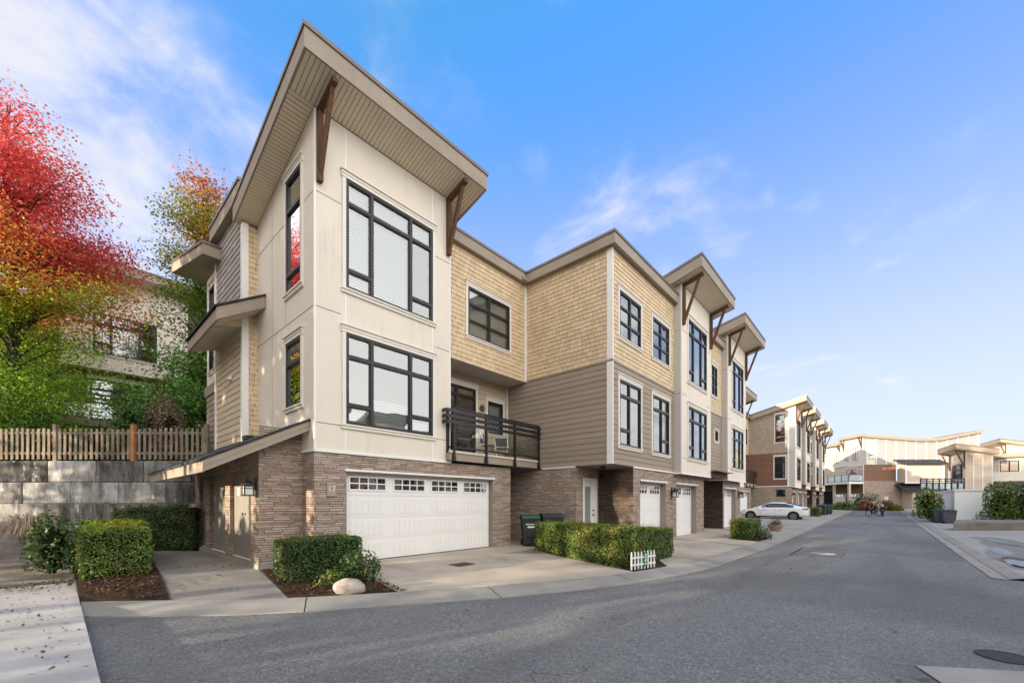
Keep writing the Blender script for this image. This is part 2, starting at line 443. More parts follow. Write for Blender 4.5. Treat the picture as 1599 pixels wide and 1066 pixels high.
glass('glass', None, .17, (.93,.97,.97)); glass('glass_rail', None, .07, (.90,.93,.92), .7); glass('glass_dark', (.012,.014,.016), .20); glass('glass_car', (.006,.008,.01), .03, fm=.6)
glass('glass_frost', (.30,.36,.33), .08)
def f(n):
    co = n.coord('Object'); a = n.noise(co, 55, 3, .75); b = n.noise(co, .55, 5, .6); e = n.noise(co, .16, 4, .6)
    vo2 = n.new('ShaderNodeTexVoronoi'); n.link(co, vo2.inputs['Vector']); vo2.inputs['Scale'].default_value = 80; sx = n.new('ShaderNodeSeparateXYZ'); n.link(vo2.outputs['Color'], sx.inputs[0])
    vo3 = n.new('ShaderNodeTexVoronoi'); n.link(co, vo3.inputs['Vector']); vo3.inputs['Scale'].default_value = 26; sy = n.new('ShaderNodeSeparateXYZ'); n.link(vo3.outputs['Color'], sy.inputs[0])
    d = n.math('ADD', n.math('MULTIPLY', sx.outputs[0], .75), n.math('MULTIPLY', sy.outputs[0], .25))
    c = n.ramp(d, [(.05,(.085,.085,.085)),(.3,(.165,.165,.163)),(.55,(.21,.21,.206)),(.8,(.265,.264,.258)),(.97,(.42,.415,.405))])
    c = n.mix(n.mr(b, .3, .7, .0, .32), c, (.22,.215,.205)); c = n.mix(n.mr(e, .46, .62, 0, .45), c, (.10,.10,.101))
    # tyre-worn lanes along the street, small stains
    lane = n.noise(co, .9, 3, .5, (.12,1.1,1)); c = n.mix(n.mr(lane, .48, .66, 0, .35), c, (.105,.105,.107))
    oil = n.noise(co, 2.3, 5, .65); c = n.mix(n.mr(oil, .66, .74, 0, .6), c, (.05,.05,.05))
    # hairline cracks
    vo = n.new('ShaderNodeTexVoronoi', feature='DISTANCE_TO_EDGE'); wob = n.noise(co, 1.3, 4, out='Color')
    ad = n.new('ShaderNodeVectorMath', operation='ADD'); n.link(co, ad.inputs[0]); n.link(wob, ad.inputs[1]); n.link(ad.outputs[0], vo.inputs['Vector']); vo.inputs['Scale'].default_value = .28
    cr = n.math('MULTIPLY', n.mr(vo.outputs[0], 0, .0035, 1, 0), n.mr(n.noise(co, .35, 2), .5, .6))
    c = n.mix(n.math('MULTIPLY', cr, .6), c, (.02,.02,.021))
    n.base(c); n.set(n.mr(a, .3, .7, .72, .95), .22); n.link(n.bump(n.math('ADD', a, n.math('MULTIPLY', d, .6)), .012), n.bsdf.inputs['Normal'])
M('asphalt', f)
def concrete(name, lo, hi, stain=(.14,.125,.105), st=.5):
    def f(n):
        co = n.coord(); a = n.noise(co, 1.1, 6, .62); b = n.noise(co, 120, 2); d = n.noise(co, .45, 4, .6, (1,.35,1))
        c = n.ramp(a, [(.3, lo), (.7, hi)]); c = n.mix(n.mr(d, .5, .72, 0, st), c, stain); c = n.mix(n.mr(b, .35, .7, 0, .25), c, tuple(q*.55 for q in lo))
        sp = n.noise(co, 26, 3, .7); c = n.mix(n.mr(sp, .66, .74, 0, .5), c, tuple(q*.45 for q in lo))
        n.base(c); n.set(.88, .2); n.link(n.bump(n.math('ADD', b, a), .004), n.bsdf.inputs['Normal'])
    return M(name, f)
concrete('concrete_drive', (.40,.345,.275), (.52,.46,.375)); concrete('concrete_kerb', (.27,.255,.225), (.38,.36,.32), (.11,.105,.095))
concrete('concrete_walk', (.40,.385,.365), (.56,.54,.51), (.17,.15,.125), .6)
concrete('concrete_pad', (.20,.185,.165), (.31,.29,.26), (.10,.09,.078), .75)
concrete('concrete_damp', (.19,.18,.165), (.29,.28,.26), (.10,.095,.09), .7); concrete('concrete_grimy', (.13,.115,.10), (.27,.25,.225), (.05,.045,.04), .8); concrete('concrete_far', (.30,.285,.26), (.40,.38,.35), (.16,.15,.135), .5)
def f(n):
    co = n.coord(); gi = n.new('ShaderNodeNewGeometry').outputs['Random Per Island']
    a = n.noise(co, 1.7, 6, .68); s = n.noise(co, 3.4, 7, .72, (1.3,1.3,.30)); b = n.noise(co, 50, 3); w = n.noise(co, 2.6, 6, .75, (1,1,.5))
    k = n.math('ADD', n.math('MULTIPLY', s, .75), n.math('MULTIPLY_ADD', gi, .34, -.05))
    c = n.ramp(k, [(.32,(.065,.06,.055)),(.46,(.20,.19,.175)),(.58,(.36,.35,.33)),(.74,(.60,.59,.57))])
    c = n.mix(n.mr(a, .45, .66, 0, .7), c, (.10,.095,.088)); c = n.mix(n.mr(w, .56, .66, 0, .8), c, (.70,.69,.67)); c = n.mix(n.mr(b, .45, .75, 0, .3), c, (.06,.055,.05))
    n.base(c); n.set(.95, .1); n.link(n.bump(n.math('ADD', a, n.math('MULTIPLY', b, .3)), .03), n.bsdf.inputs['Normal'])
M('lock_block', f)
def f(n):
    co = n.coord(); a = n.noise(co, 18, 5, .7); b = n.noise(co, 70, 3, .7)
    n.base(n.ramp(n.math('ADD', n.math('MULTIPLY', a, .6), n.math('MULTIPLY', b, .4)), [(.3,(.018,.012,.009)),(.5,(.06,.037,.025)),(.7,(.14,.085,.055))])); n.set(.95, .1)
    n.link(n.bump(b, .03), n.bsdf.inputs['Normal'])
M('mulch', f)
def f(n):
    co = n.coord(); a = n.noise(co, 1.3, 6, .65); b = n.noise(co, 16, 5, .7)
    c = n.ramp(a, [(.3,(.15,.125,.10)),(.55,(.27,.235,.20)),(.75,(.40,.37,.335))]); c = n.mix(n.mr(b, .5, .7, 0, .7), c, (.075,.058,.045))
    n.base(c); n.set(.95, .1); n.link(n.bump(n.math('ADD', a, b), .05), n.bsdf.inputs['Normal'])
M('dirt', f)
def f(n):
    co = n.coord(); a = n.noise(co, .25, 6, .6); b = n.noise(co, 14, 5)
    n.base(n.ramp(n.math('ADD', n.math('MULTIPLY', a, .6), n.math('MULTIPLY', b, .4)), [(.3,(.035,.055,.02)),(.6,(.075,.09,.035)),(.8,(.12,.11,.06))])); n.set(.95, .1)
M('ground_green', f)
def f(n):
    co = n.coord(); a = n.noise(co, 9, 6, .7); b = n.noise(co, 45, 3)
    n.base(n.ramp(a, [(.3,(.26,.21,.175)),(.6,(.44,.39,.345)),(.8,(.55,.51,.47))])); n.set(.8, .25); n.link(n.bump(b, .006), n.bsdf.inputs['Normal'])
M('granite', f)
def f(n):
    co = n.coord(); g = n.noise(co, 8, 6, .7, (2,2,.4)); n.base(n.ramp(g, [(.3,(.03,.024,.018)),(.7,(.13,.105,.085))])); n.set(.95, .1); n.link(n.bump(g, .02), n.bsdf.inputs['Normal'])
M('bark', f)
def leaf(name, trans=.35, rough=.55):
    def f(n):
        at = n.new('ShaderNodeAttribute', attribute_name='tint'); n.N.remove(n.bsdf)
        df = n.new('ShaderNodeBsdfPrincipled'); n.link(at.outputs['Color'], df.inputs['Base Color']); df.inputs['Roughness'].default_value = rough; df.inputs['Specular IOR Level'].default_value = .3
        tl = n.new('ShaderNodeBsdfTranslucent'); n.link(n.mix(1.0, at.outputs['Color'], (1.25,1.15,.8), 'MULTIPLY'), tl.inputs['Color'])
        mx = n.new('ShaderNodeMixShader'); mx.inputs[0].default_value = trans; n.link(df.outputs[0], mx.inputs[1]); n.link(tl.outputs[0], mx.inputs[2]); n.link(mx.outputs[0], n.out.inputs[0])
    return M(name, f)
leaf('leaf', .52); leaf('leaf_hedge', .22, .45)
def car_paint(name, c):
    def f(n):
        n.base(c); n.set(.25, .5); n.bsdf.inputs['Coat Weight'].default_value = .8; n.bsdf.inputs['Coat Roughness'].default_value = .04
    return M(name, f)
car_paint('paint_white', (.80,.80,.79)); car_paint('paint_black', (.012,.013,.015)); plain('alloy', (.22,.225,.235), .35, .5, metal=.7)
plain('tail_red', (.18,.012,.012), .2, .5); plain('headlamp', (.5,.52,.53), .1, .6)


# ------------------------------------------------------------------ building parts
SLOPE = .257
def window(root, P, u0, u1, z0, z1, vs=(), bars=(), blind=None, casing=True, simple=False, sash=True, frame='frame', fw=.06, name='window', room=1.6, head=.15, bw=.036):
    """frame with mullions; bars = per column list of heights; sub-parts: casing, pane, blind, room"""
    f = MB(); F = fw
    f.mbox(P,u0,u0+F,z0,z1,-.05,.03); f.mbox(P,u1-F,u1,z0,z1,-.05,.03)
    f.mbox(P,u0+F,u1-F,z0,z0+F,-.05,.03); f.mbox(P,u0+F,u1-F,z1-F,z1,-.05,.03)
    edges = [u0+F] + [q for v in vs for q in (v-.033, v+.033)] + [u1-F]
    for v in vs: f.mbox(P,v-.033,v+.033,z0+F,z1-F,-.05,.03)
    for i in range(len(vs)+1):
        a, b = edges[2*i], edges[2*i+1]
        bs = list(bars[i]) if i < len(bars) else []
        hh = [z0+F] + [q for h in bs for q in (h-bw, h+bw)] + [z1-F]
        for h in bs: f.mbox(P,a,b,h-bw,h+bw,-.05,.03-(.012 if bw < .03 else 0))
        if sash:
            for k in range(len(bs)+1):
                c, d = hh[2*k], hh[2*k+1]; s = .022
                f.mbox(P,a,a+s,c,d,-.045,.012); f.mbox(P,b-s,b,c,d,-.045,.012)
                f.mbox(P,a+s,b-s,c,c+s,-.045,.012); f.mbox(P,a+s,b-s,d-s,d,-.045,.012)
    w = f.build(name, m[frame], root)
    g = MB(); g.quad(P(u0+.02,z0+.02,-.02),P(u1-.02,z0+.02,-.02),P(u1-.02,z1-.02,-.02),P(u0+.02,z1-.02,-.02))
    g.build('pane', m['glass_dark' if simple else 'glass'], w, fix=False)
    if casing:
        c = MB(); C = .085
        c.mbox(P,u0-C,u0,z0,z1,0,.04); c.mbox(P,u1,u1+C,z0,z1,0,.04)
        c.mbox(P,u0-C-.02,u1+C+.02,z0-.10,z0,0,.045); c.mbox(P,u0-C-.03,u1+C+.03,z0-.03,z0+.005,.045,.075)
        c.mbox(P,u0-C-.02,u1+C+.02,z1,z1+head,0,.05); c.mbox(P,u0-C-.04,u1+C+.04,z1+head,z1+head+.025,0,.085); c.mbox(P,u0-C-.03,u1+C+.03,z1+head*.5,z1+head*.5+.02,.05,.065)
        c.build('casing', m['casing'], w)
    if blind and not simple:
        b = MB()
        for (a, d, h0, h1) in blind:
            k = int((h1-h0)/.066)
            for i in range(k):
                z = h0+i*.066
                b.quad(P(a,z,-.09),P(d,z,-.09),P(d,z+.064,-.125),P(a,z+.064,-.125))
        b.build('blind', m['slat'], w, fix=False)
    if room and not simple:
        r = MB(); D = -room; e = .3
        A = [(u0-e,z0-e),(u1+e,z0-e),(u1+e,z1+e),(u0-e,z1+e)]
        r.quad(*[P(q[0],q[1],D) for q in A])
        for i in range(4):
            p, q = A[i], A[(i+1)%4]; r.quad(P(p[0],p[1],-.14),P(q[0],q[1],-.14),P(q[0],q[1],D),P(p[0],p[1],D))
        r.build('room', m['room'], w, fix=False)
    return w

def garage_door(root, P, u0, u1, z0, z1, cols, simple=False, handles=True):
    """sectional door: top row with muntin windows, three rows of board panels"""
    d = MB(); d.mbox(P,u0,u1,z0,z1,-.06,0)
    H = (z1-z0)/4; cw = (u1-u0)/cols; pn = MB()
    for r in range(4):
        a = z0+r*H; b = a+H
        d.mbox(P,u0+.004,u1-.004,a+.012,b-.006,0,.012)
        for c in range(cols):
            l = u0+c*cw+cw*.11; q = u0+(c+1)*cw-cw*.11
            if r < 3:
                n = 6; w_ = (q-l)/n
                if not simple:
                    for k in range(n): d.mbox(P,l+k*w_+.008,l+(k+1)*w_-.008,a+.09,b-.09,.012,.021)
                else: d.mbox(P,l,q,a+.09,b-.09,.012,.018)
            else:
                l2, q2, a2, b2 = l, q, a+.16, b-.10
                pn.quad(P(l2,a2,.014),P(q2,a2,.014),P(q2,b2,.014),P(l2,b2,.014))
                d.mbox(P,l2-.04,l2,a2-.04,b2+.04,.012,.03); d.mbox(P,q2,q2+.04,a2-.04,b2+.04,.012,.03)
                d.mbox(P,l2,q2,a2-.04,a2,.012,.03); d.mbox(P,l2,q2,b2,b2+.04,.012,.03)
                d.mbox(P,l2,q2,(a2+b2)/2-.014,(a2+b2)/2+.014,.012,.03)
                for k in (1,2,3): x = l2+(q2-l2)*k/4; d.mbox(P,x-.014,x+.014,a2,b2,.012,.029)
    o = d.build('garage_door', m['door_white'], root); sl_ = MB(); sl_.mbox(P,u0,u1,z0-.012,z0+.022,-.05,.016); sl_.build('bottom_seal', m['rubber'], o); pn.build('pane', m['glass_dark'], o, fix=False)
    return o

def garage_surround(root, P, u0, u1, z0, z1, deep):
    """painted jambs of the opening, white lintel strip"""
    j = MB(); j.mbox(P,u0+.003,u0+.02,z0,z1-.003,-deep,-.005); j.mbox(P,u1-.02,u1-.003,z0,z1-.003,-deep,-.005); j.mbox(P,u0+.02,u1-.02,z1-.02,z1-.003,-deep,-.005)
    j.build('door_jamb', m['jamb_grey'], root)
    l = MB(); l.mbox(P,u0-.03,u1+.06,z1+.022,z1+.075,0,.05); l.build('lintel', m['trim'], root)

def bracket(root, x, Yw, zb, zt, out, t=.11):
    """timber knee brace under the roof overhang"""
    b = MB(); z_o = zt + SLOPE*out
    b.box(x-t/2,x+t/2,Yw-t-.012,Yw-.012,zb,zt-.01)
    b.bar((x,Yw-.012,zt-.06),(x,Yw-out,z_o-.06),t,t)
    b.bar((x,Yw-t*.6,zb+.10),(x,Yw-out+.14,z_o-.12),t*.8,t*.85)
    return b.build('bracket', m['timber'], root)

def shed_roof(root, xl, xr, y0, y1, zs, fh=.5, xin=None, back=False, yw=None):
    """single pitch roof falling towards +Y; zs = soffit height at y0, fascia fh tall"""
    z = lambda y: zs-SLOPE*(y-y0)
    f = MB(); T = .04
    f.box(xl,xr,y0,y0+T,zs,zs+fh-.09)
    for x in (xl, xr-T): f.prism([(x,y0+T,z(y0+T)),(x,y1,z(y1)),(x,y1,z(y1)+fh-.09),(x,y0+T,z(y0+T)+fh-.09)], (T,0,0))
    f.build('fascia', m['fascia'], root)
    r = MB()
    r.prism([(xl-.03,y0-.03,z(y0)+fh-.09),(xl-.03,y1,z(y1)+fh-.09),(xl-.03,y1,z(y1)+fh),(xl-.03,y0-.03,z(y0)+fh)], (xr-xl+.06,0,0))
    r.build('roof', m['flashing'], root)
    s = MB(); e = .045
    yw = yw if yw is not None else y0+.85
    xa, xb = (xin if xin else (xl+.5, xr-.5))
    q = lambda x, y: (x, y, z(y)+.02)
    s.quad(q(xl+T,y0+T),q(xr-T,y0+T),q(xr-T,yw),q(xl+T,yw)); s.build('soffit', m['soffit_x'], root, fix=False)
    s = MB(); s.quad(q(xl+T,yw),q(xa,yw),q(xa,y1),q(xl+T,y1)); s.build('soffit', m['soffit_y'], root, fix=False)
    s = MB(); s.quad(q(xb,yw),q(xr-T,yw),q(xr-T,y1),q(xb,y1)); s.build('soffit', m['soffit_y'], root, fix=False)

def tower(root, X, Y, W=3.75, depth=3.76, rdepth=None, over=(.5,.62), zb=2.62, side='panel', side_windows=False, simple=False, wall='panel', blinds=True):
    """projecting pale panelled bay, two tall windows, single pitch roof on braces"""
    P = PY(Y); zt = 10.15
    U = (X+.71, X+W-.64, 6.42, 8.98); Lw = (X+.71, X+W-.64, 3.26, 5.40)
    w = MB(); sheet(w, P, X, X+W, zb, zt, [U, Lw])
    w.quad((X,Y,zb),(X+W,Y,zb),(X+W,Y+depth,zb),(X,Y+depth,zb))
    zz = lambda y: zt-SLOPE*(y-Y)
    w.quad((X+W,Y,zb),(X+W,Y+depth,zb),(X+W,Y+depth,zz(Y+depth)),(X+W,Y,zt))
    side_mb = w if side == wall else MB()
    sw = [(Y+.66,Y+1.58,6.50,9.26),(Y+.66,Y+1.58,3.72,5.30)] if side_windows else []
    PX_ = PX(X)
    sheet(side_mb, PX_, Y, Y+depth, zb, zz(Y+depth), [(a,b,c,min(d,zz(Y+depth))) for a,b,c,d in sw])
    top = zz(Y+depth)
    if side_windows:
        a, b, c, d = sw[0]
        side_mb.quad((X,Y,top),(X,a,top),(X,a,zz(a)),(X,Y,zz(Y))); side_mb.quad((X,b,top),(X,Y+depth,top),(X,Y+depth,top+.001),(X,b,zz(b))); side_mb.quad((X,a,d),(X,b,d),(X,b,zz(b)),(X,a,zz(a)))
    else: side_mb.quad((X,Y,top),(X,Y+depth,top),(X,Y+depth,top+.001),(X,Y,zt))
    w.build('wall', m[wall], root, fix=False)
    if side_mb is not w: side_mb.build('side_wall', m[side], root, fix=False)
    t = MB()   # corner trims and joint strips
    t.box(X-.008,X+.035,Y-.012,Y+.03,zb,zt-.02); t.box(X+W-.035,X+W+.008,Y-.012,Y+.03,zb,zt-.02)
    t.mbox(P,X-.02,X+W+.02,zb-.05,zb+.02,0,.03); t.mbox(PX_,Y-.03,Y+depth*.25,zb-.05,zb+.02,0,.03)
    for x in (X+.71, X+W-.64):
        for za, zb_ in ((zb+.02,3.15),(5.58,6.31),(9.16,zt-.03)): t.mbox(P,x-.018,x+.018,za,zb_,0,.008)
    t.build('trim', m['trim'], root)
    j = MB()
    for z in (8.33, 5.79, 3.22):
        j.mbox(P,X+.036,X+.60,z-.008,z+.008,0,.004); j.mbox(P,X+W-.53,X+W-.036,z-.008,z+.008,0,.004)
    for z in (8.33, 5.79):
        if side_windows and z > 6.5: j.mbox(PX_,Y+.036,Y+.54,z-.008,z+.008,0,.004); j.mbox(PX_,Y+1.69,Y+depth,z-.008,z+.008,0,.004)
        else: j.mbox(PX_,Y+.036,Y+depth,z-.008,z+.008,0,.004)
    if side_windows: j.mbox(PX_,Y+1.67,Y+1.68,5.8,9.3,0,.003); j.mbox(PX_,Y+2.6,Y+2.61,3,9,0,.003)
    j.build('panel_joint', m['joint'], root)
    v1, v2 = U[0]+.66, U[1]-.71
    bl = [(U[0]+.08,v1-.06,U[2]+.08,U[3]-.08),(v1+.06,v2-.06,U[2]+.08,U[3]-.08),(v2+.06,U[1]-.08,8.5,U[3]-.08)] if blinds else None
    window(root, P, *U, vs=(v1,v2), bars=([6.87,8.43],[8.43],[6.87,8.43]), blind=bl, simple=simple)
    bl = [(v1+.06,v2-.06,Lw[2]+.08,4.0),(Lw[0]+.08,v1-.06,Lw[2]+.08,3.66),(v2+.06,Lw[1]-.08,Lw[2]+.08,3.66)] if blinds else None
    window(root, P, *Lw, vs=(v1,v2), bars=([3.72,4.85],[4.85],[3.72,4.85]), blind=bl, simple=simple)
    for a, b, c, d in sw:
        window(root, PX_, a, b, c, d, bars=([c+.45,c+2.0],) if d-c > 2 else ([c+1.05],), blind=[(a+.08,b-.08,c+.08,d-.08)] if d-c > 2 else None, room=.35)
    shed_roof(root, X-over[0], X+W+over[1], Y-.88, Y+(rdepth or depth)+.2, 10.15+SLOPE*.88, xin=(X,X+W), yw=Y)
    bracket(root, X+.10, Y, 8.52, 10.13, .80); bracket(root, X+W-.10, Y, 8.52, 10.13, .80)

def lantern(root, P, u, z, simple=False):
    """wall lantern: plate, hooked arm, glazed box with peaked cap"""
    f = MB()
    f.mbox(P,u-.05,u+.05,z-.05,z+.22,0,.03); f.mbox(P,u-.012,u+.012,z+.16,z+.185,.03,.16)
    c = P(u,z,.16); x, y, zc = c
    f.lathe((x,y,zc), [(.012,.22),(.02,.19),(.03,.16),(.135,.08),(.14,.06),(.02,.06)], 12)
    for sx in (-1,1):
        for sy in (-1,1): f.box(x+sx*.085-.011,x+sx*.085+.011,y+sy*.085-.011,y+sy*.085+.011,zc-.16,zc+.06)
    f.box(x-.105,x+.105,y-.105,y+.105,zc-.18,zc-.155); f.box(x-.1,x+.1,y-.1,y+.1,zc+.03,zc+.06)
    for sx in (-1,1): f.box(x+sx*.086-.007,x+sx*.086+.007,y-.09,y+.09,zc-.02,zc-.008); f.box(x-.09,x+.09,y+sx*.086-.007,y+sx*.086+.007,zc-.02,zc-.008)
    o = f.build('lantern', m['metal_black'], root)
    g = MB(); g.box(x-.078,x+.078,y-.078,y+.078,zc-.15,zc+.03); g.build('pane', m['lamp_glass'], o)
    return o

def flat_fascia(root, pts, z0, z1, t=.05):
    """roof edge following pts (plan polyline of the outer face), flashing on top"""
    f = MB(); g = MB()
    n = len(pts)
    def offs(d):
        out = []
        for i, p in enumerate(pts):
            a = Vector(pts[max(i-1,0)]); b = Vector(p); c = Vector(pts[min(i+1,n-1)])
            nn = []
            for s, e in ((a,b),(b,c)):
                if (e-s).length > 1e-6: q = (e-s).normalized(); nn.append(Vector((-q.y,q.x)))
            k = sum(nn, Vector((0,0)))
            k = k/ (k.dot(nn[0])) if len(nn) > 1 else nn[0]
            out.append((b.x+k.x*d, b.y+k.y*d))
        return out
    inn = offs(t); o2 = offs(-.03); i2 = offs(.35); isf = offs(.3)
    for i in range(n-1):
        A, B, C, D = pts[i], pts[i+1], inn[i+1], inn[i]
        f.hexa([(*A,z0),(*B,z0),(*C,z0),(*D,z0),(*A,z1-.08),(*B,z1-.08),(*C,z1-.08),(*D,z1-.08)])
        f.hexa([(*inn[i],z0+.02),(*inn[i+1],z0+.02),(*isf[i+1],z0+.02),(*isf[i],z0+.02),(*inn[i],z0+.05),(*inn[i+1],z0+.05),(*isf[i+1],z0+.05),(*isf[i],z0+.05)])
        A, B, C, D = o2[i], o2[i+1], i2[i+1], i2[i]
        g.hexa([(*A,z1-.08),(*B,z1-.08),(*C,z1-.08),(*D,z1-.08),(*A,z1),(*B,z1),(*C,z1),(*D,z1)])
    f.build('fascia', m['fascia'], root); g.build('roof', m['flashing'], root)

def letters(root_or_none, text, loc, size, rot, mat, name, ext=.004, parent=None):
    cu = bpy.data.curves.new(name, 'FONT'); cu.body = text; cu.size = size; cu.extrude = ext; cu.align_x = 'CENTER'; cu.align_y = 'CENTER'
    t = bpy.data.objects.new(name, cu); COL.objects.link(t); bpy.context.view_layer.update()
    me = bpy.data.meshes.new_from_object(t.evaluated_get(bpy.context.evaluated_depsgraph_get())); bpy.data.objects.remove(t); bpy.data.curves.remove(cu)
    o = bpy.data.objects.new(name, me); COL.objects.link(o); me.materials.clear(); me.materials.append(mat)
    o.rotation_euler = rot
    if parent is not None:
        o.parent = parent; l = parent['_o'] if '_o' in parent else (0,0,0); loc = tuple(a-b for a, b in zip(loc, l))
    o.location = loc; return o

# ------------------------------------------------------------------ townhouse with number 17
def corner_house():
    root = thing('townhouse', (3.83, 9.3, 0), 'cream end townhouse numbered 17 with a double garage, balcony and lean-to store', 'house', 'townhouses along the street')
    X0, Y0, X1, YB = 3.83, 9.3, 3.47, 13.06
    tower(root, X0, Y0, W=3.84, over=(.55,.63), side_windows=True)
    # stone garage storey
    P = PY(Y0)
    s = MB(); sheet(s, P, X0, 10.27, -.15, 2.58, [(4.55,9.43,-.15,2.15)], t=.18)
    s.quad((10.27,Y0,-.15),(10.27,14,-.15),(10.27,14,2.6),(10.27,Y0,2.6)); s.quad((X0,Y0,-.15),(X0,9.95,-.15),(X0,9.95,2.58),(X0,Y0,2.58))
    s.quad((10.27,14,-.15),(11.38,14,-.15),(11.38,14,2.6),(10.27,14,2.6))
    s.build('stone_wall', m['stone'], root, fix=False)
    garage_surround(root, P, 4.55, 9.43, -.02, 2.15, .18)
    gd = garage_door(root, PY(Y0+.16), 4.59, 9.39, 0, 2.14, 4)
    pl = MB(); pl.mbox(P,4.10,4.31,1.58,1.90,0,.03); pq = pl.build('number_plaque', m['fascia'], root, bevel=.006)
    letters(None, '17', (4.205,Y0-.034,1.74), .19, (R(90),0,0), m['letter'], 'number', parent=pq)
    tp = MB(); tp.tube([(3.83-.0,9.7,.62),(3.72,9.7,.62),(3.70,9.7,.56)], [.015,.015,.012], 8); tp.lathe((3.76,9.7,.66), [(.035,0),(.035,.015)], 8); tp.build('tap', m['brass'], root)
    # stepped back body on the left side: shingle return, siding, small window
    a = MB(); lap(a, PY(YB), X1, X0, 2.6, 9.1, .1407); a.build('return_wall', m['shingle_tan'], root, fix=False)
    PL = PX(X1); b = MB(); lap(b, PL, YB, 15.8, 2.6, 6.33, .1735); b.build('side_wall', m['siding_beige'], root, fix=False)
    b = MB(); lap(b, PL, YB, 15.8, 6.33, 9.62, .1735); b.build('side_wall', m['siding_grey'], root, fix=False)
    t = MB(); t.box(X1-.03,X1+.13,YB-.035,YB+.10,2.6,9.12); t.mbox(PL,15.74,15.86,2.6,9.0,0,.04); t.build('trim', m['trim'], root)
    P2 = PX(X1+.02); c = MB(); sheet(c, P2, 15.8, 17.12, 5.0, 8.95, [(16.0,16.7,7.52,8.48),(16.0,16.7,5.75,6.75)]); c.quad((X1+.02,17.12,2.6),(X1+4,17.12,2.6),(X1+4,17.12,9),(X1+.02,17.12,9)); c.build('wall', m['panel'], root, fix=False)
    c = MB(); lap(c, P2, 15.8, 17.12, 2.0, 5.0, .1735); c.build('side_wall', m['siding_taupe'], root, fix=False)
    c = MB(); c.mbox(P2,15.8,17.2,5.0,5.32,0,.05); c.build('belt', m['fascia'], root)
    window(root, P2, 16.0,16.7,7.52,8.48, bars=([],)); window(root, P2, 16.0,16.7,5.75,6.75, bars=([],))
    v = MB(); v.prism([(X1-.015,14.05,5.0),(X1-.14,14.05,5.0),(X1-.015,14.05,5.17)], (0,.2,0)); v.build('vent_hood', m['plastic_white'], root)
    # canopy over the siding
    cy0, cy1 = 12.39, 15.71; ex, ez = 2.72, 6.02
    k = MB(); zc = lambda x: ez+.68*(x-ex)/(X0-ex)*1.0
    k.prism([(ex,cy0,ez),(X0-.012,cy0,zc(X0)),(X0-.012,cy0,zc(X0)+.31),(ex,cy0,ez+.31)], (0,.05,0)); k.box(ex,ex+.05,cy0+.05,cy1,ez,ez+.30)
    k.prism([(ex,cy1,ez),(X1,cy1,zc(X1)),(X1,cy1,zc(X1)+.31),(ex,cy1,ez+.31)], (0,.05,0)); k.build('canopy_fascia', m['fascia'], root)
    k = MB(); k.prism([(ex-.05,cy0-.04,ez+.30),(X0-.012,cy0-.04,zc(X0)+.31),(X0-.012,cy0-.04,zc(X0)+.36),(ex-.05,cy0-.04,ez+.35)], (0,cy1-cy0+.13,0)); k.build('canopy_roof', m['roof_shingle'], root)
    k = MB(); k.quad((ex+.05,YB,ez+.02),(X1,YB,ez+.24),(X1,cy1,ez+.24),(ex+.05,cy1,ez+.02)); k.quad((ex+.05,cy0+.05,ez+.02),(X0-.012,cy0+.05,zc(X0)),(X0-.012,YB,zc(X0)),(ex+.05,YB,ez+.02)); k.build('soffit', m['deck_soffit'], root, fix=False)
    k = MB(); k.poly([(ex+.05,YB-.02,ez+.03),(X1,YB-.02,ez+.24),(X1,YB-.02,zc(X1)),(ex+.05,YB-.02,ez+.05)]); k.build('return_wall', m['shingle_tan'], root, fix=False)
    # upper roof piece over the siding and the rising rear roof
    k = MB(); k.box(3.27,6,12.7,15.73,9.6,9.98); k.build('fascia', m['fascia'], root); k = MB(); k.box(3.24,6,12.66,15.76,9.98,10.06); k.build('roof', m['flashing'], root)
    k = MB(); k.prism([(3.0,15.21,8.93),(3.0,20.2,10.2),(3.0,20.2,10.55),(3.0,15.21,9.25)], (5,0,0)); k.build('rear_roof', m['fascia'], root)
    k = MB(); k.prism([(2.97,15.18,9.25),(2.97,20.23,10.55),(2.97,20.23,10.62),(2.97,15.18,9.32)], (5,0,0)); k.build('roof', m['flashing'], root)
    # recessed upper wall over the balcony
    Yr, XR = 9.76, 11.62
    PR = PY(Yr); hw = (8.75,10.70,6.72,8.28); k = MB(); lap(k, PR, 7.67, XR, 5.84, 9.40, .1407, [hw]); k.build('upper_wall', m['shingle_tan'], root, fix=False)
    window(root, PR, *hw, vs=(9.72,), bars=([7.24,7.77],[7.24,7.77]), bw=.018, blind=[(8.83,9.66,6.8,8.2),(9.79,10.62,6.8,8.2)])
    k = MB(); k.box(XR-.10,XR-.012,Yr-.05,Yr-.012,5.84,9.4); k.build('trim', m['trim'], root)
    flat_fascia(root, [(7.68,9.59),(11.43,9.59)], 9.38, 9.78); k = MB(); k.box(11.2,11.75,9.5,9.9,9.41,9.5); k.build('soffit', m['fascia'], root)
    k = MB(); k.quad((7.67,Yr-.02,5.84),(XR,Yr-.02,5.84),(XR,10.72,5.84),(7.67,10.72,5.84)); k.build('soffit', m['deck_soffit'], root, fix=False)
    PB = PY(10.72); dr = (8.2,9.98,2.88,5.42); wn = (10.58,11.38,3.95,5.13)
    k = MB(); lap(k, PB, 7.67, XR, 2.7, 5.84, .1735, [dr, wn]); k.build('balcony_wall', m['siding_beige'], root, fix=False)
    window(root, PB, *dr, vs=(9.10,), bars=([5.1],[5.1]), name='patio_door'); window(root, PB, *wn, blind=[(10.66,11.3,4.03,5.05)])
    k = MB(); k.lathe((10.28,10.64,4.82), [(.08,0),(.12,.02),(.11,.06)], 16, 'y'); k.build('vent', m['rust'], root)
    k = MB(); k.box(XR-.06,XR-.02,10.63,10.69,2.9,5.8); k.build('downpipe', m['trim'], root)
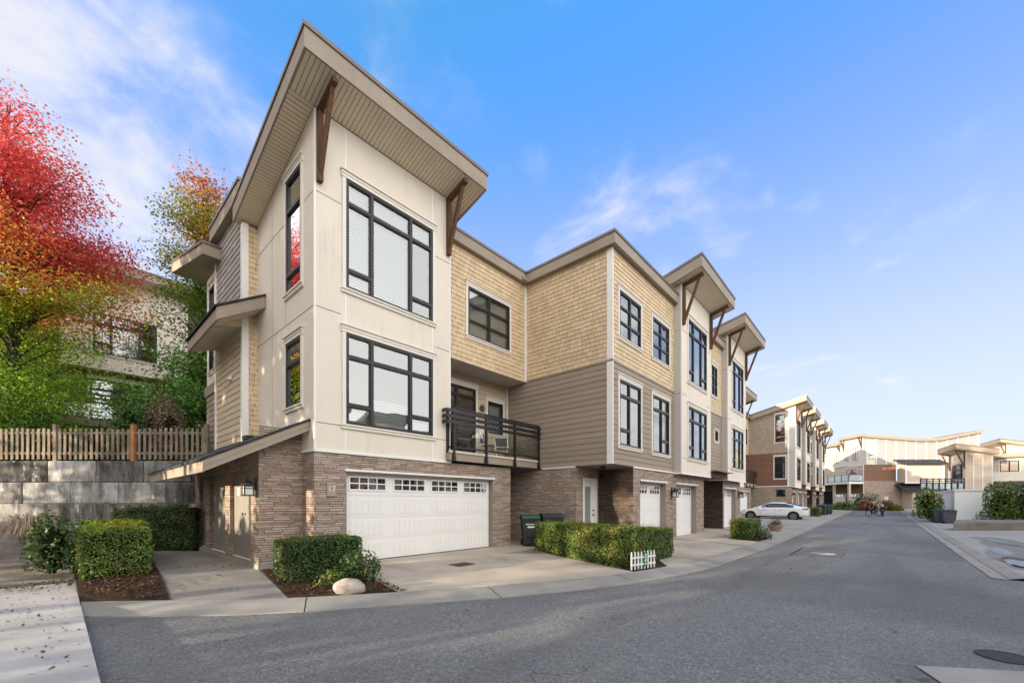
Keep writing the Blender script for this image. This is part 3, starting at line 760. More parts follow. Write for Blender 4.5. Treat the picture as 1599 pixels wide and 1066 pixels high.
    # balcony
    by = 9.14; k = MB(); k.box(7.69,XR-.012,by,10.71,2.65,2.86); k.box(7.5,7.69,by,9.29,2.65,2.86); bal = k.build('balcony', m['fascia'], root)
    k = MB(); k.box(7.48,XR-.012,by-.03,by-.002,2.862,2.93); k.box(7.69,XR-.012,by-.002,10.70,2.864,2.885); k.build('deck', m['deck_soffit'], bal)
    posts = [(7.65,by-.03),(8.94,by-.03),(10.27,by-.03),(11.55,by-.03)]
    for x, y in posts:
        k = MB(); k.box(x-.035,x+.035,y-.035,y+.03,2.65,4.13); k.box(x-.05,x+.05,y-.045,y+.031,2.63,2.76); k.build('post', m['metal_black'], bal)
    k = MB(); k.box(7.51,7.57,9.22,9.285,2.65,4.05); k.build('post', m['metal_black'], bal)
    for i, z in enumerate((4.05,3.89,3.73)):
        k = MB(); k.box(7.36,XR-.01,by-.085,by-.066,z-.05,z+.05); k.box(7.36,7.378,by-.066,9.285,z-.05,z+.05); k.build('rail', m['metal_black'], bal)
    k = MB(); k.box(7.69,XR-.01,by-.05,by-.015,3.0,3.05); k.box(7.53,7.56,by,9.22,3.0,3.05); k.box(7.6,XR-.01,by-.06,by-.0,4.131,4.16); k.build('rail', m['metal_black'], bal)
    for a, b in ((7.69,8.90),(8.98,10.23),(10.31,11.51)):
        k = MB(); k.quad((a,by-.035,3.05),(b,by-.035,3.05),(b,by-.035,3.68),(a,by-.035,3.68)); k.build('pane', m['glass_rail'], bal, fix=False)
    # lean-to store
    Ys, Xs = 9.95, 2.94
    k = MB(); sheet(k, PY(Ys), Xs, X0, .1, 3.1); doors = [(10.49,12.12),(12.55,14.15),(14.59,15.34)]
    PS = PX(Xs); sheet(k, PS, Ys, 15.89, .12, 2.75, [(a,b,.12,2.18) for a,b in doors], t=.13); k.build('stone_wall', m['stone'], root, fix=False)
    k = MB(); k.box(Xs-.02,X0,Ys-.02,15.9,-.2,.11); k.build('plinth', m['concrete_kerb'], root)
    PD = PX(Xs+.12)
    for a, b in doors:
        k = MB(); k.mbox(PD,a,b,.13,2.18,0,.03)
        mid = (a+b)/2
        k.mbox(PD,mid-.004 if b-a>1 else a+.02,mid+.004 if b-a>1 else a+.03,.14,2.17,.03,.033)
        d = k.build('store_door', m['door_grey'], root)
        q = MB(); q.lathe((Xs+.09-.075, mid-.09, 1.17), [(.012,0),(.012,.03),(.032,.04),(.036,.055),(.02,.075)], 10, 'x'); q.v = [(2*(Xs+.09)-.075-x+.0,y,z) for x,y,z in q.v]; q.build('handle', m['chrome'], d)
        q = MB(); q.mbox(PD,a,b,.10,.135,0,.06); q.build('threshold', m['trim'], d)
    k = MB(); k.mbox(PD,11.62,11.79,1.62,1.80,.031,.04); pq = k.build('door_sign', m['plastic_white'], root); k = MB(); k.mbox(PD,11.65,11.73,1.65,1.77,.041,.043); k.build('symbol', m['fascia'], pq)
    lantern(root, PY(Ys), 2.78, 1.74) if False else None
    lf = MB(); lf.box(Xs-.02,Xs+.02,Ys+.05,Ys+.12,1.66,1.9)
    lantern(root, PX(Xs), Ys+.16, 1.76)
    ry0, ry1, rx, rz = 9.51, 15.9, 1.87, 2.02; sl_ = (3.05-2.02)/(X0-1.87); zr = lambda x: rz+sl_*(x-rx)
    k = MB()
    k.prism([(rx,ry0,rz),(X0-.01,ry0,zr(X0)),(X0-.01,ry0,zr(X0)+.22),(rx,ry0,rz+.22)], (0,.045,0)); k.box(rx,rx+.045,ry0+.045,ry1,rz,rz+.21)
    k.prism([(rx,ry0-.012,rz+.11),(X0-.01,ry0-.012,zr(X0)+.11),(X0-.01,ry0-.012,zr(X0)+.22),(rx,ry0-.012,rz+.22)], (0,.011,0)); k.build('store_fascia', m['fascia'], root)
    k = MB(); k.prism([(rx-.04,ry0-.04,rz+.21),(X0-.008,ry0-.04,zr(X0)+.22),(X0-.008,ry0-.04,zr(X0)+.265),(rx-.04,ry0-.04,rz+.255)], (0,ry1-ry0+.06,0))
    # left of the tower the roof carries on to the set back wall
    k.build('store_roof', m['roof_shingle'], root)
    k = MB(); k.quad((rx+.05,ry0+.05,rz+.03),(X0,ry0+.05,zr(X0)+.01),(X0,ry1,zr(X0)+.01),(rx+.05,ry1,rz+.03)); k.build('soffit', m['deck_soffit'], root, fix=False)
    k = MB(); k.box(3.42,3.62,12.62,12.95,zr(3.5)+.26,zr(3.5)+.36); k.build('roof_vent', m['roof_shingle'], root)
    # core of the house, out of sight behind the fronts
    k = MB(); k.box(5.6,11.3,14.4,20,0,9.3); k.box(7.9,11.3,12.5,14.4,0,9.3); k.box(5.5,8,15.9,20,0,9.0); k.build('rear_wall', m['siding_grey'], root)
    return root
HOUSE17 = corner_house()

# ------------------------------------------------------------------ next townhouses of the row
def stone_garage(root, Y, x0, x1, doors, zt=2.6, deep=.28, sides=True, back=8.0, simple=False, cols=2):
    P = PY(Y); s = MB(); sheet(s, P, x0, x1, -.2, zt, [(a,b,-.2,2.16) for a,b in doors], t=deep)
    if sides:
        s.quad((x0,Y,-.2),(x0,back,-.2),(x0,back,zt),(x0,Y,zt)); s.quad((x1,Y,-.2),(x1,back,-.2),(x1,back,zt),(x1,Y,zt))
    s.build('stone_wall', m['stone'], root, fix=False)
    for a, b in doors:
        garage_surround(root, P, a, b, -.03, 2.16, deep); garage_door(root, PY(Y+deep-.05), a+.02, b-.02, -.01, 2.15, cols, simple)

def row_house():
    root = thing('townhouse', (11.62, 6.25, 0), 'townhouse with tan shingles over taupe siding, a corner entry and two single garages', 'house', 'townhouses along the street')
    Y, XR, XT = 6.25, 11.62, 16.7; P = PY(Y); Q = PX(XR)
    up = [(12.05,13.62,6.74,8.22),(14.6,16.17,6.74,8.22)]; lo = [(12.05,13.62,3.26,5.38),(14.6,16.17,3.26,5.38)]
    k = MB(); lap(k, P, XR, XT, 5.9, 9.42, .1407, up); lap(k, Q, Y, 9.76, 5.9, 9.42, .1407); k.build('upper_wall', m['shingle_tan'], root, fix=False)
    k = MB(); lap(k, P, XR, XT, 2.65, 5.84, .1735, lo); lap(k, Q, Y, 10.72, 2.65, 5.84, .1735)
    k.quad((XR,Y,2.65),(XT,Y,2.65),(XT,7.6,2.65),(XR,7.6,2.65)); k.build('lower_wall', m['siding_taupe'], root, fix=False)
    k = MB(); k.mbox(P,XR-.03,XT,5.84,5.905,0,.03); k.mbox(Q,Y-.03,9.75,5.84,5.905,0,.03); k.build('belt', m['fascia'], root)
    k = MB()
    for a, b in ((2.65,5.83),(5.91,9.38)): k.mbox(Q,Y-.035,Y+.17,a,b,0,.035); k.mbox(P,XR,XR+.02,a,b,0,.035)
    k.mbox(P,13.05,XT,2.60,2.65,0,.04); k.mbox(Q,7.6,9.0,2.60,2.65,0,.03); k.build('trim', m['trim'], root)
    for a, b, c, d in up: window(root, P, a,b,c,d, vs=((a+b)/2,), bars=([c+.5,c+.99],[c+.5,c+.99]), room=.8, bw=.018)
    for i, (a, b, c, d) in enumerate(lo): window(root, P, a,b,c,d, vs=((a+b)/2+(.06 if i else -.06),), bars=([c+.52,d-.5],[d-.5]) if i == 0 else ([d-.5],[c+.52,d-.5]), room=.8)
    flat_fascia(root, [(11.43,9.59),(11.43,6.06),(17.1,6.06),(17.1,6.6)], 9.38, 9.78)
    # entry in the corner under the overhang
    ye, xg = 7.58, 13.08
    k = MB(); sheet(k, PX(XR), ye, 14, -.15, 2.6); sheet(k, PY(ye), XR, xg, -.15, 2.65, [(12.05,12.98,0,2.28)]); sheet(k, PX(xg), Y, ye, -.15, 2.65); k.build('entry_wall', m['stone'], root, fix=False)
    PE = PY(ye+.10); k = MB(); k.mbox(PE,12.05,12.12,0,2.28,-.02,.11); k.mbox(PE,12.91,12.98,0,2.28,-.02,.11); k.mbox(PE,12.12,12.91,2.2,2.28,-.02,.11); k.build('door_frame', m['trim'], root)
    k = MB(); k.mbox(PE,12.12,12.91,.02,2.2,-.02,.02); k.mbox(PE,12.22,12.28,.2,2.05,.02,.03); k.mbox(PE,12.65,12.71,.2,2.05,.02,.03); k.mbox(PE,12.28,12.65,.2,.26,.02,.03); k.mbox(PE,12.28,12.65,1.99,2.05,.02,.03)
    d = k.build('entry_door', m['door_white'], root); k = MB(); k.mbox(PE,12.28,12.65,.26,1.99,.02,.024); k.build('pane', m['glass_frost'], d)
    k = MB(); k.lathe((12.82,ye+.03,1.0), [(.03,0),(.03,.04),(.012,.05)], 10, 'y'); k.lathe((12.82,ye+.03,1.16), [(.028,0),(.028,.04)], 10, 'y'); k.build('handle', m['metal_black'], d)
    k = MB(); k.lathe((12.2,6.9,2.52), [(.05,.0),(.09,.04),(.09,.10),(.05,.125)], 12); k.build('ceiling_lamp', m['metal_black'], root)
    stone_garage(root, Y, xg, 20.47, [(13.6,15.9),(17.0,19.42)])
    lantern(root, P, 16.45, 1.82)
    k = MB(); k.mbox(P,19.95,20.1,1.52,1.74,0,.02); k.build('number_plaque', m['fascia'], root)
    tower(root, XT, 5.94, W=3.72, over=(.36,.62), blinds=False, side='panel_grey')
    k = MB(); k.box(11.9,20.3,10.9,19,0,9.3); k.build('rear_wall', m['siding_grey'], root)
    return root
HOUSEB = row_house()

def mid_house(X=20.42, shingle_='shingle_tan', siding_='siding_taupe', simple=False, label='', side='panel_grey'):
    """narrow set back wall with a recessed entry, then a bay with a garage below; X = left edge"""
    root = thing('townhouse', (X, 6.25, 0), label, 'house', 'townhouses along the street')
    Y, XT = 6.25, X+2.9; P = PY(Y)
    a = (X+1.1,X+2.1,6.72,8.2); b = (X+1.62,X+2.25,4.5,5.04)
    k = MB(); lap(k, P, X, XT, 5.9, 9.42, .1407, [a]); k.build('upper_wall', m[shingle_], root, fix=False)
    k = MB(); lap(k, P, X, XT, 2.9, 5.84, .1735, [b]); k.quad((X,Y,2.9),(XT,Y,2.9),(XT,9,2.9),(X,9,2.9)); k.build('lower_wall', m[siding_], root, fix=False)
    k = MB(); k.mbox(P,X,XT,5.84,5.905,0,.03); k.build('belt', m['fascia'], root)
    window(root, P, *a, vs=((a[0]+a[1])/2,), bars=([7.22,7.7],[7.22,7.7]), bw=.018, simple=simple, room=.8); window(root, P, *b, simple=simple, head=.06, room=.5)
    flat_fascia(root, [(X+.05,6.06),(XT-.05,6.06)], 9.38, 9.78)
    k = MB(); k.box(X,XT-.22,5.9,6.2,2.62,2.88); k.build('canopy', m['timber'], root); k = MB(); k.box(X,XT-.32,5.6,6.24,2.885,2.92); k.build('canopy_roof', m['flashing'], root)
    k = MB(); sheet(k, PY(8.2), X-.1, X+3.2, -.15, 2.9); k.quad((X+3.18,Y,-.15),(X+3.18,8.2,-.15),(X+3.18,8.2,2.9),(X+3.18,Y,2.9)); k.build('entry_wall', m['stone'], root, fix=False)
    k = MB(); k.mbox(PY(8.2),X+1.6,X+2.5,0,2.1,0,.04); k.build('entry_door', m['door_white'], root)
    stone_garage(root, Y, X+3.18, X+6.75, [(X+3.4,X+5.75)], simple=simple)
    lantern(root, P, X+6.3, 1.88)
    tower(root, XT, 5.94, W=3.72, over=(.36,.62), side=side, simple=simple, blinds=False)
    k = MB(); k.box(X,X+6.6,10.9,19,0,9.2); k.box(X+6.6,X+9.6,10.9,12,0,9.2); k.build('rear_wall', m['siding_grey'], root)  # second box is an unseen filler added to narrow the sunlit gap
    return root
HOUSEC = mid_house(label='narrow townhouse bay behind the low clipped hedge with a timber entry canopy')
# the garage house repeats further along: same parts moved along the street
H17B = copy_tree(HOUSE17, loc=(3.83+34.25, 9.3, .22)); k = MB(); k.box(-6.0,-1.8,.8,2.6,0,9); k.build('rear_wall', m['siding_grey'], H17B, xf=True)  # unseen filler block added here to keep the sun band on the road narrow
H17B['label'] = 'set back townhouse with garage behind the white car, mostly hidden by the row'
def end_house():
    X = 45.62
    root = thing('townhouse', (X, 6.25, 0), 'brown end townhouse beyond the white car, taupe shingle gable over brown siding', 'house', 'townhouses along the street')
    Q = PX(X); up = (6.70,7.52,6.85,9.45); lo = (6.70,7.58,3.45,5.5); st = (6.72,7.42,1.75,2.4)
    k = MB(); z0 = 5.9; lap(k, Q, 6.45, 9.9, z0, 9.4, .1407, [(up[0],up[1],up[2],9.4)])
    za = lambda y: 10.15-SLOPE*(y-5.94)
    k.quad((X,6.45,9.4),(X,up[0],9.4),(X,up[0],za(up[0])),(X,6.45,za(6.45))); k.quad((X,up[1],9.4),(X,9.0,9.4),(X,9.0,9.401),(X,up[1],za(up[1]))); k.quad((X,up[0],up[3]),(X,up[1],up[3]),(X,up[1],za(up[1])),(X,up[0],za(up[0])))
    k.build('upper_wall', m['shingle_taupe'], root, fix=False)
    k = MB(); lap(k, Q, 6.45, 10.9, 2.75, 5.84, .1735, [lo]); k.build('lower_wall', m['siding_brown'], root, fix=False)
    k = MB(); k.mbox(Q,6.42,9.9,5.84,5.905,0,.03); k.build('belt', m['fascia'], root)
    k = MB(); k.mbox(Q,6.42,6.55,2.75,9.9,0,.03); k.mbox(Q,9.8,9.9,5.9,9.0,0,.03); k.mbox(Q,6.2,9.6,2.68,2.75,0,.04); k.build('trim', m['trim'], root)
    window(root, Q, *up, bars=([up[2]+.5,up[2]+1.9],), simple=True); window(root, Q, *lo, bars=([lo[2]+.5,lo[3]-.55],), simple=True); window(root, Q, *st, simple=True, casing=False)
    k = MB(); sheet(k, Q, 6.25, 11, -.4, 2.68, [st]); k.build('entry_wall', m['stone'], root, fix=False)
    stone_garage(root, 6.25, X+.01, X+6.9, [(X+.55,X+2.6),(X+4.4,X+6.5)], simple=True, sides=False)
    tower(root, X, 5.94, W=3.72, depth=.5, rdepth=3.4, over=(.36,.62), side='panel_grey', simple=True, wall='panel')
    lantern(root, PY(6.25), X+.3, 1.85)
    k = MB(); k.box(X+.2,X+3.7,10.4,19,-.3,9.0); k.box(X+.25,X+3.7,6.9,10.4,9.2,9.25); k.build('rear_wall', m['siding_grey'], root)
    k = MB(); lap(k, PY(6.25), X+3.72, X+6.9, 2.7, 9.42, .1735); k.build('side_wall', m['siding_brown'], root, fix=False); flat_fascia(root, [(X+3.75,6.06),(X+6.85,6.06)], 9.38, 9.78)
    root.location.z = .22
    return root
ENDH = end_house()
far1 = mid_house(X=49.6, shingle_='shingle_taupe', siding_='siding_brown', simple=True, label='second brown townhouse from the near end of the far row')
far1.location = (49.6, 6.25, .26)
f2 = copy_tree(far1, loc=(58.1, 6.25, .32)); f2['label'] = 'third brown townhouse from the near end of the far row'
f3 = copy_tree(far1, loc=(65.2, 6.25, .37)); f3['label'] = 'last brown townhouse at the distant end of the far row'
# the row on the other side of the street, behind the photographer: seen mirrored in the windows and on the balcony glass
for i, (src, x, lab) in enumerate(((HOUSEB, 31.0, 'townhouse across the street mirrored in the large bay windows'), (HOUSEC, 22.2, 'townhouse bay across the street mirrored in the balcony glass'), (HOUSEB, 15.3, 'townhouse across the street mirrored in the lower panes of the end bay'), (HOUSEC, 6.4, 'townhouse across the street mirrored at the edge of the bay windows'), (HOUSEB, -1, 'townhouse across the street mirrored in the windows of the set back wall'), (HOUSEC, 39, 'townhouse across the street mirrored in the far bay windows'))):
    c = copy_tree(src, loc=(x, -21.5, 0), rotz=math.pi); c['label'] = lab; c['group'] = 'townhouses across the street'

# ------------------------------------------------------------------ houses at the end of the street
def cam_pt(d, px): r = d*(px-799.5)/643; return (d*FW[0]+r*RT[0], d*FW[1]+r*RT[1])
def far_house():
    x, y = cam_pt(63, 1348); s = 63/643; Z = lambda py: 1.45+(783.5-py)*s
    root = thing('townhouse', (0,0,0), 'pale townhouse closing the street, sunlit balcony side and grey panelled end wall', 'house', 'houses at the end of the street')
    P = PY(0); Q = PX(0)
    k = MB(); zt = lambda u: 11.05-.085*u if u < 8 else (10.37 if u < 11 else 10.37+.19*(u-11))
    for a, b in ((0,8),(8,11),(11,18)): k.quad((a,0,6.84),(b,0,6.84),(b,0,zt(b)+.1),(a,0,zt(a)+.1))
    k.quad((18,0,0),(18,12,0),(18,12,11.4),(18,0,11.4)); k.build('end_wall', m['panel_stone'], root, fix=False)
    k = MB(); k.quad((0,0,6.84),(0,3.9,6.84),(0,3.9,11.0),(0,0,11.1)); k.quad((0,3.9,6.6),(0,11,6.6),(0,11,10.3),(0,3.9,10.3)); k.quad((0,3.9,6.6),(.0,3.9,11),(.8,3.9,11),(.8,3.9,6.6)); k.mbox(P,.46,1.82,6.84,zt(1.8)-.4,.0,.012); k.build('wall', m['panel'], root, fix=False)
    k = MB()
    for u in (1.95,3.45,4.95,6.5,8.0,9.6,11.2,12.8,14.4,16,17.5): k.mbox(P,u,u+.10,6.84,zt(u)-.1,0,.03)
    k.mbox(P,0,.06,.3,6.84,0,.03); k.build('trim', m['trim'], root)
    k = MB(); lap(k, P, .06, 5.0, 4.34, 6.84, .1735); k.build('lower_wall', m['siding_brown'], root, fix=False)
    k = MB(); sheet(k, P, .06, 6.2, -.3, 4.34); k.build('stone_wall', m['stone'], root, fix=False)
    k = MB(); sheet(k, P, 6.2, 18, -.3, 6.84); k.build('rear_wall', m['siding_grey'], root, fix=False)
    window(root, P, .80,1.62,7.72,9.5, bars=([8.25],), simple=True)
    for a, b, c, d in ((1.0,1.9,7.7,9.6),(2.6,3.5,7.7,9.4),(4.7,5.7,7.5,9.2),(6.9,7.9,7.4,9.0)): window(root, Q, a,b,c,d, vs=((a+b)/2,), simple=True)
    # roofs
    k = MB(); k.prism([(-.7,-.3,11.05),(8,-.3,10.37),(11,-.3,10.37),(18.2,-.3,11.74),(18.2,-.3,12.2),(11,-.3,10.8),(8,-.3,10.8),(-.7,-.3,11.5)], (0,4.4,0)); k.build('roof', m['fascia'], root)
    k = MB(); k.box(-.7,5,4.1,11,10.3,10.75); k.build('roof', m['fascia'], root)
    for yy in (.25,3.6,4.5,7.5):
        b = MB(); b.box(-.12,-.01,yy-.06,yy+.06,9.3,10.3 if yy > 4 else 11.0); b.bar((-.07,yy,9.4),(-.62,yy,10.3 if yy > 4 else 11.02),.1,.1); b.build('bracket', m['timber'], root)
    # projecting bay with pent roofs
    k = MB(); lap(k, PY(-1.3), 5.2, 11, 4.05, 6.75, .1735); k.quad((5.2,-1.3,4.05),(5.2,0,4.05),(5.2,0,6.75),(5.2,-1.3,6.75)); k.quad((11,-1.3,4.05),(11,0,4.05),(11,0,6.75),(11,-1.3,6.75)); k.quad((5.2,-1.3,4.05),(11,-1.3,4.05),(11,0,4.05),(5.2,0,4.05)); k.build('side_wall', m['siding_pale'], root, fix=False)
    k = MB(); k.mbox(PY(-1.3),5.18,5.42,4.0,6.75,0,.03); k.mbox(PY(-1.3),10.8,11.02,4,6.75,0,.03); k.mbox(PY(-1.3),5.1,11.1,3.9,4.05,0,.04); k.build('trim', m['trim'], root)
    k = MB(); k.prism([(4.6,-1.7,6.70),(4.6,0,7.5),(4.6,0,7.62),(4.6,-1.7,6.84)], (7,0,0)); k.prism([(4.8,-2.0,2.6),(4.8,0,3.72),(4.8,0,3.85),(4.8,-2.0,2.75)], (6.5,0,0)); k.build('roof', m['roof_shingle'], root)
    k = MB(); lap(k, PY(-1.55), 6.0, 11, .0, 2.6, .1735); k.quad((6,-1.55,0),(6,0,0),(6,0,3.4),(6,-1.55,2.6)); k.build('porch_wall', m['siding_pale'], root, fix=False)
    # sunlit side: deck on posts, garages behind
    k = MB(); k.box(-2.2,-.01,0,12,3.9,4.2); dk = k.build('balcony', m['trim'], root)
    k = MB(); 
    for yy in np.arange(.05,11,1.4): k.box(-2.2,-2.14,yy,yy+.06,4.2,5.3)
    k.box(-2.2,-2.14,0,11.5,5.25,5.3); k.box(-2.2,-2.14,0,11.5,4.3,4.34); k.box(-2.2,0,0,.05,5.25,5.3); k.build('railing', m['metal_black'], dk)
    k = MB(); k.box(-2.18,-2.16,.1,11.4,4.34,5.25); k.box(-2.1,-.1,.01,.03,4.34,5.25); k.build('pane', m['glass_rail'], dk)
    k = MB(); 
    for yy in (.1,3.0,5.6,8.6): k.box(-2.1,-1.8,yy,yy+.3,-.3,3.9)
    k.build('post', m['siding_pale'], dk)
    k = MB(); k.quad((0,0,-.3),(0,12,-.3),(0,12,4.0),(0,0,4.0)); k.build('lower_wall', m['siding_brown'], root, fix=False)
    k = MB(); k.quad((0,0,4.0),(0,12,4.0),(0,12,6.8),(0,0,6.8)); k.build('upper_wall', m['siding_pale'], root, fix=False)
    garage_door(root, PX(-.08), .6,2.9,.1,2.4,2, simple=True); garage_door(root, PX(-.08), 3.3,5.2,.1,2.4,2, simple=True)
    k = MB(); k.mbox(Q,5.9,8.2,-.1,2.9,.01,.03); k.build('carport_opening', m['rubber'], root)  # black panel painted for the shade inside the carport
    window(root, Q, 1.2,3.2,4.5,6.3, vs=(2.2,), simple=True, name='patio_door')
    root.location = (x, y, .35); root.rotation_euler = (0,0,CAM_A-R(90)); root['_o'] = [0,0,0]
    return root
far_house()
def side_house(px, d, base, rot, label, W=4.6):
    x, y = cam_pt(d, px)
    root = thing('townhouse', (0,0,0), label, 'house', 'houses at the end of the street')
    tower(root, -W, 0, W=W, depth=1.75, over=(.62,.9), simple=True, blinds=False, zb=1.2)
    k = MB(); k.quad((0.01,0,-1),(.01,1.8,-1),(.01,1.8,9.7),(.01,0,10.15)); k.build('end_wall', m['siding_pale'], root, fix=False)
    k = MB()
    for yy in (.5,1.1,1.7): k.mbox(PXp(.01),yy,yy+.05,1,9.6,0,.02)
    k.build('trim', m['trim'], root)
    k = MB(); k.box(-12,-3.5,1.8,16,-1,9.6); k.build('rear_wall', m['siding_pale'], root)
    for yy in (3.2,5.4,8.0): window(root, PXp(-3.5), yy,yy+1.3,8.2,9.3, vs=(yy+.65,), simple=True)
    k = MB(); k.box(-3.49,-1.2,2.0,16,7.2,7.5); k.box(-1.25,-1.2,2.0,16,7.5,8.1); k.build('balcony', m['panel'], root)
    k = MB(); k.box(-12.3,-3.0,1.6,16.3,9.6,10.0); k.build('roof', m['fascia'], root)
    root.location = (x, y, base); root.rotation_euler = (0,0,R(rot)); root['_o'] = [0,0,0]
    return root
side_house(1508, 40, -3.75, 188, 'cream townhouse with timber roof braces behind the white shed and the dark railing')
side_house(1572, 58, -.5, 190, 'beige townhouse at the far right edge rising behind the braced one', W=5)
# ------------------------------------------------------------------ house on the bank at the left
def hill_house():
    root = thing('townhouse', (0.5, 30, 2.75), 'cream and brown house on the bank behind the maple and the picket fence', 'house')
    P = PY(30); w1 = (1.33,3.83,9.1,11.2); k = MB(); sheet(k, P, .2, 5.2, 8.3, 13.1, [w1]); k.quad((.2,30,8.3),(.2,36,8.3),(.2,36,12),(.2,30,13.1)); k.quad((5.2,30,8.3),(5.2,36,8.3),(5.2,36,12),(5.2,30,13.1)); k.quad((.2,30,8.3),(5.2,30,8.3),(5.2,31,8.3),(.2,31,8.3)); k.build('wall', m['panel'], root, fix=False)
    window(root, P, *w1, vs=(2.0,3.12), bars=([9.65,10.65],[10.65],[10.65]), blind=[(2.05,3.05,9.2,9.9)])
    k = MB()
    for u in (.95,1.9,2.9,3.9,4.6): k.mbox(P,u,u+.06,8.3,8.95,0,.012); k.mbox(P,u,u+.06,11.5,13,0,.012)
    k.build('trim', m['trim'], root)
    shed_roof(root, -.9, 6.5, 29.1, 34, 13.2, fh=.5, xin=(.2,5.2), yw=30)
    P2 = PY(30.6); w2 = (1.25,3.4,5.75,7.9); k = MB(); lap(k, P2, -12, 7, 2.6, 8.3, .1735, [w2]); k.build('lower_wall', m['siding_brown'], root, fix=False)
    window(root, P2, *w2, vs=(2.3,), bars=([7.35],[7.35]))
    k = MB(); k.box(-10,4.2,28.6,30.58,5.15,5.5); dk = k.build('balcony', m['fascia'], root)
    for i in range(8):
        q = MB(); q.box(-9.9+i*2,-9.82+i*2,28.55,28.63,5.0,6.75); q.build('post', m['metal_black'], dk)
    for z in (6.7,6.5,6.3): q = MB(); q.box(-10,4.2,28.5,28.55,z-.05,z+.05); q.build('rail', m['metal_black'], dk)
    q = MB(); q.box(-9.8,4.1,28.58,28.59,5.6,6.2); q.build('pane', m['glass_rail'], dk)
    k = MB(); k.mbox(P2,-8,-1.5,5.5,7.6,.01,.05); k.build('patio_door', m['glass_dark'], root)
    k = MB(); k.box(-12,7,31,38,2.6,11.5); k.build('rear_wall', m['siding_brown'], root)
    return root
hill_house()

# ------------------------------------------------------------------ ground, road, kerbs, drives, walls
RISE = lambda x: .0075*max(0, x-17)
KO = [(.25,8.32),(.9,7.6),(1.93,6.66),(2.65,6.17),(3.87,5.42),(4.98,4.77),(6.36,4.12),(7.6,3.64),(9.16,3.28),(11,3.05),(14.9,2.97),(17.6,2.94),(30,2.95),(45,2.97),(60,2.97),(80,2.97)]
KB = [(.27,9.25),(1.23,8.33),(2.2,7.35),(2.95,6.80),(4.15,6.06),(5.25,5.4),(6.62,4.76),(7.8,4.28),(9.3,3.93),(11.1,3.7),(14.9,3.6),(17.6,3.55),(30,3.55),(45,3.57),(60,3.57),(80,3.57)]
def interp(L, x):
    return float(np.interp(x, [p[0] for p in L], [p[1] for p in L]))
def sheet_mesh(name, pts, zf, mat, kind='structure', cuts=5, tri=True):
    bm = bmesh.new(); vs = [bm.verts.new((x,y,0)) for x, y in pts]; bm.faces.new(vs)
    bmesh.ops.triangulate(bm, faces=bm.faces[:]); bmesh.ops.subdivide_edges(bm, edges=bm.edges[:], cuts=cuts, use_grid_fill=True)
    for v in bm.verts: v.co.z = zf(v.co.x, v.co.y)
    bmesh.ops.recalc_face_normals(bm, faces=bm.faces[:])
    me = bpy.data.meshes.new(name); bm.to_mesh(me); bm.free()
    if me.polygons[0].normal.z < 0: me.flip_normals()
    o = bpy.data.objects.new(name, me); COL.objects.link(o); me.materials.append(mat); tag(o, kind=kind); return o
k = MB(); k.quad((-900,-900,-.45),(900,-900,-.45),(900,900,-.45),(-900,900,-.45)); structure('ground', k, m['ground_green'], fix=False)
# asphalt
k = MB(); xs = [.22]+[p[0] for p in KO[1:-1]]+[95]; xs = sorted(set(xs+[12,13.2,22,26,38,52,70]))
for a, b in zip(xs, xs[1:]):
    ya, yb = interp(KO,a)+.03, interp(KO,b)+.03; la, lb = ((-30,-30) if b <= 13.2 else (-1.72,-1.72))
    for i in range(4):
        f0, f1 = i/4, (i+1)/4
        q = lambda x, yt, lo, f: (x, lo+(yt-lo)*f, -.16+RISE(x))
        k.quad(q(a,ya,la,f0),q(b,yb,lb,f0),q(b,yb,lb,f1),q(a,ya,la,f1))
k.quad((-30,-30,-.16),(.22,-30,-.16),(.22,4.0,-.16),(-30,4,-.16)); structure('road', k, m['asphalt'], fix=False)
k = MB(); k.quad((13.2,-30,-.10),(95,-30,-.1+RISE(95)),(95,-2.2,-.12+RISE(95)),(13.2,-2.2,-.12)); 
k = MB()
for a, b in ((13.2,17),(17,40),(40,70),(70,95)): k.quad((a,-30,-.10+RISE(a)),(b,-30,-.10+RISE(b)),(b,-2.2,-.10+RISE(b)),(a,-2.2,-.10+RISE(a)))
structure('pavement', k, m['concrete_far'], fix=False)
def strip(name, A, B, prof, mat, seg=3.0):
    """kerb laid as short lengths with open joints"""
    k = MB(); pa = [Vector((*p,0)) for p in A]; pb = [Vector((*p,0)) for p in B]
    L = [0]
    for i in range(1,len(pa)): L.append(L[-1]+(pa[i]-pa[i-1]).length)
    def at(P, s):
        i = max(0, min(len(L)-2, int(np.searchsorted(L, s))-1)); t = (s-L[i])/(L[i+1]-L[i]); return P[i].lerp(P[i+1], t)
    n = int(L[-1]/seg)
    for i in range(n):
        sub = 4 if i < 6 else 1
        for j in range(sub):
            s0 = i*seg+seg*j/sub+(.008 if j == 0 else 0); s1 = i*seg+seg*(j+1)/sub-(.008 if j == sub-1 else 0)
            for (t0,z0),(t1,z1) in zip(prof, prof[1:]):
                P = []
                for s, t, z in ((s0,t0,z0),(s1,t0,z0),(s1,t1,z1),(s0,t1,z1)):
                    q = at(pa,s).lerp(at(pb,s), t); P.append((q.x,q.y,z+RISE(q.x)))
                k.quad(*P)
    return structure(name, k, mat, fix=False)
strip('kerb', KO, KB, [(0,-.19),(0.0,-.142),(.35,-.128),(.62,-.10),(.9,-.088),(1,-.09),(1,-.15)], m['concrete_kerb'])
strip('kerb_bed', KO, KB, [(-.02,-.175),(1.02,-.175)], m['rubber'], 6)
R0 = [(x,-1.72) for x in (13.2,20,30,45,60,80)]; R1 = [(x,-2.2) for x in (13.2,20,30,45,60,80)]
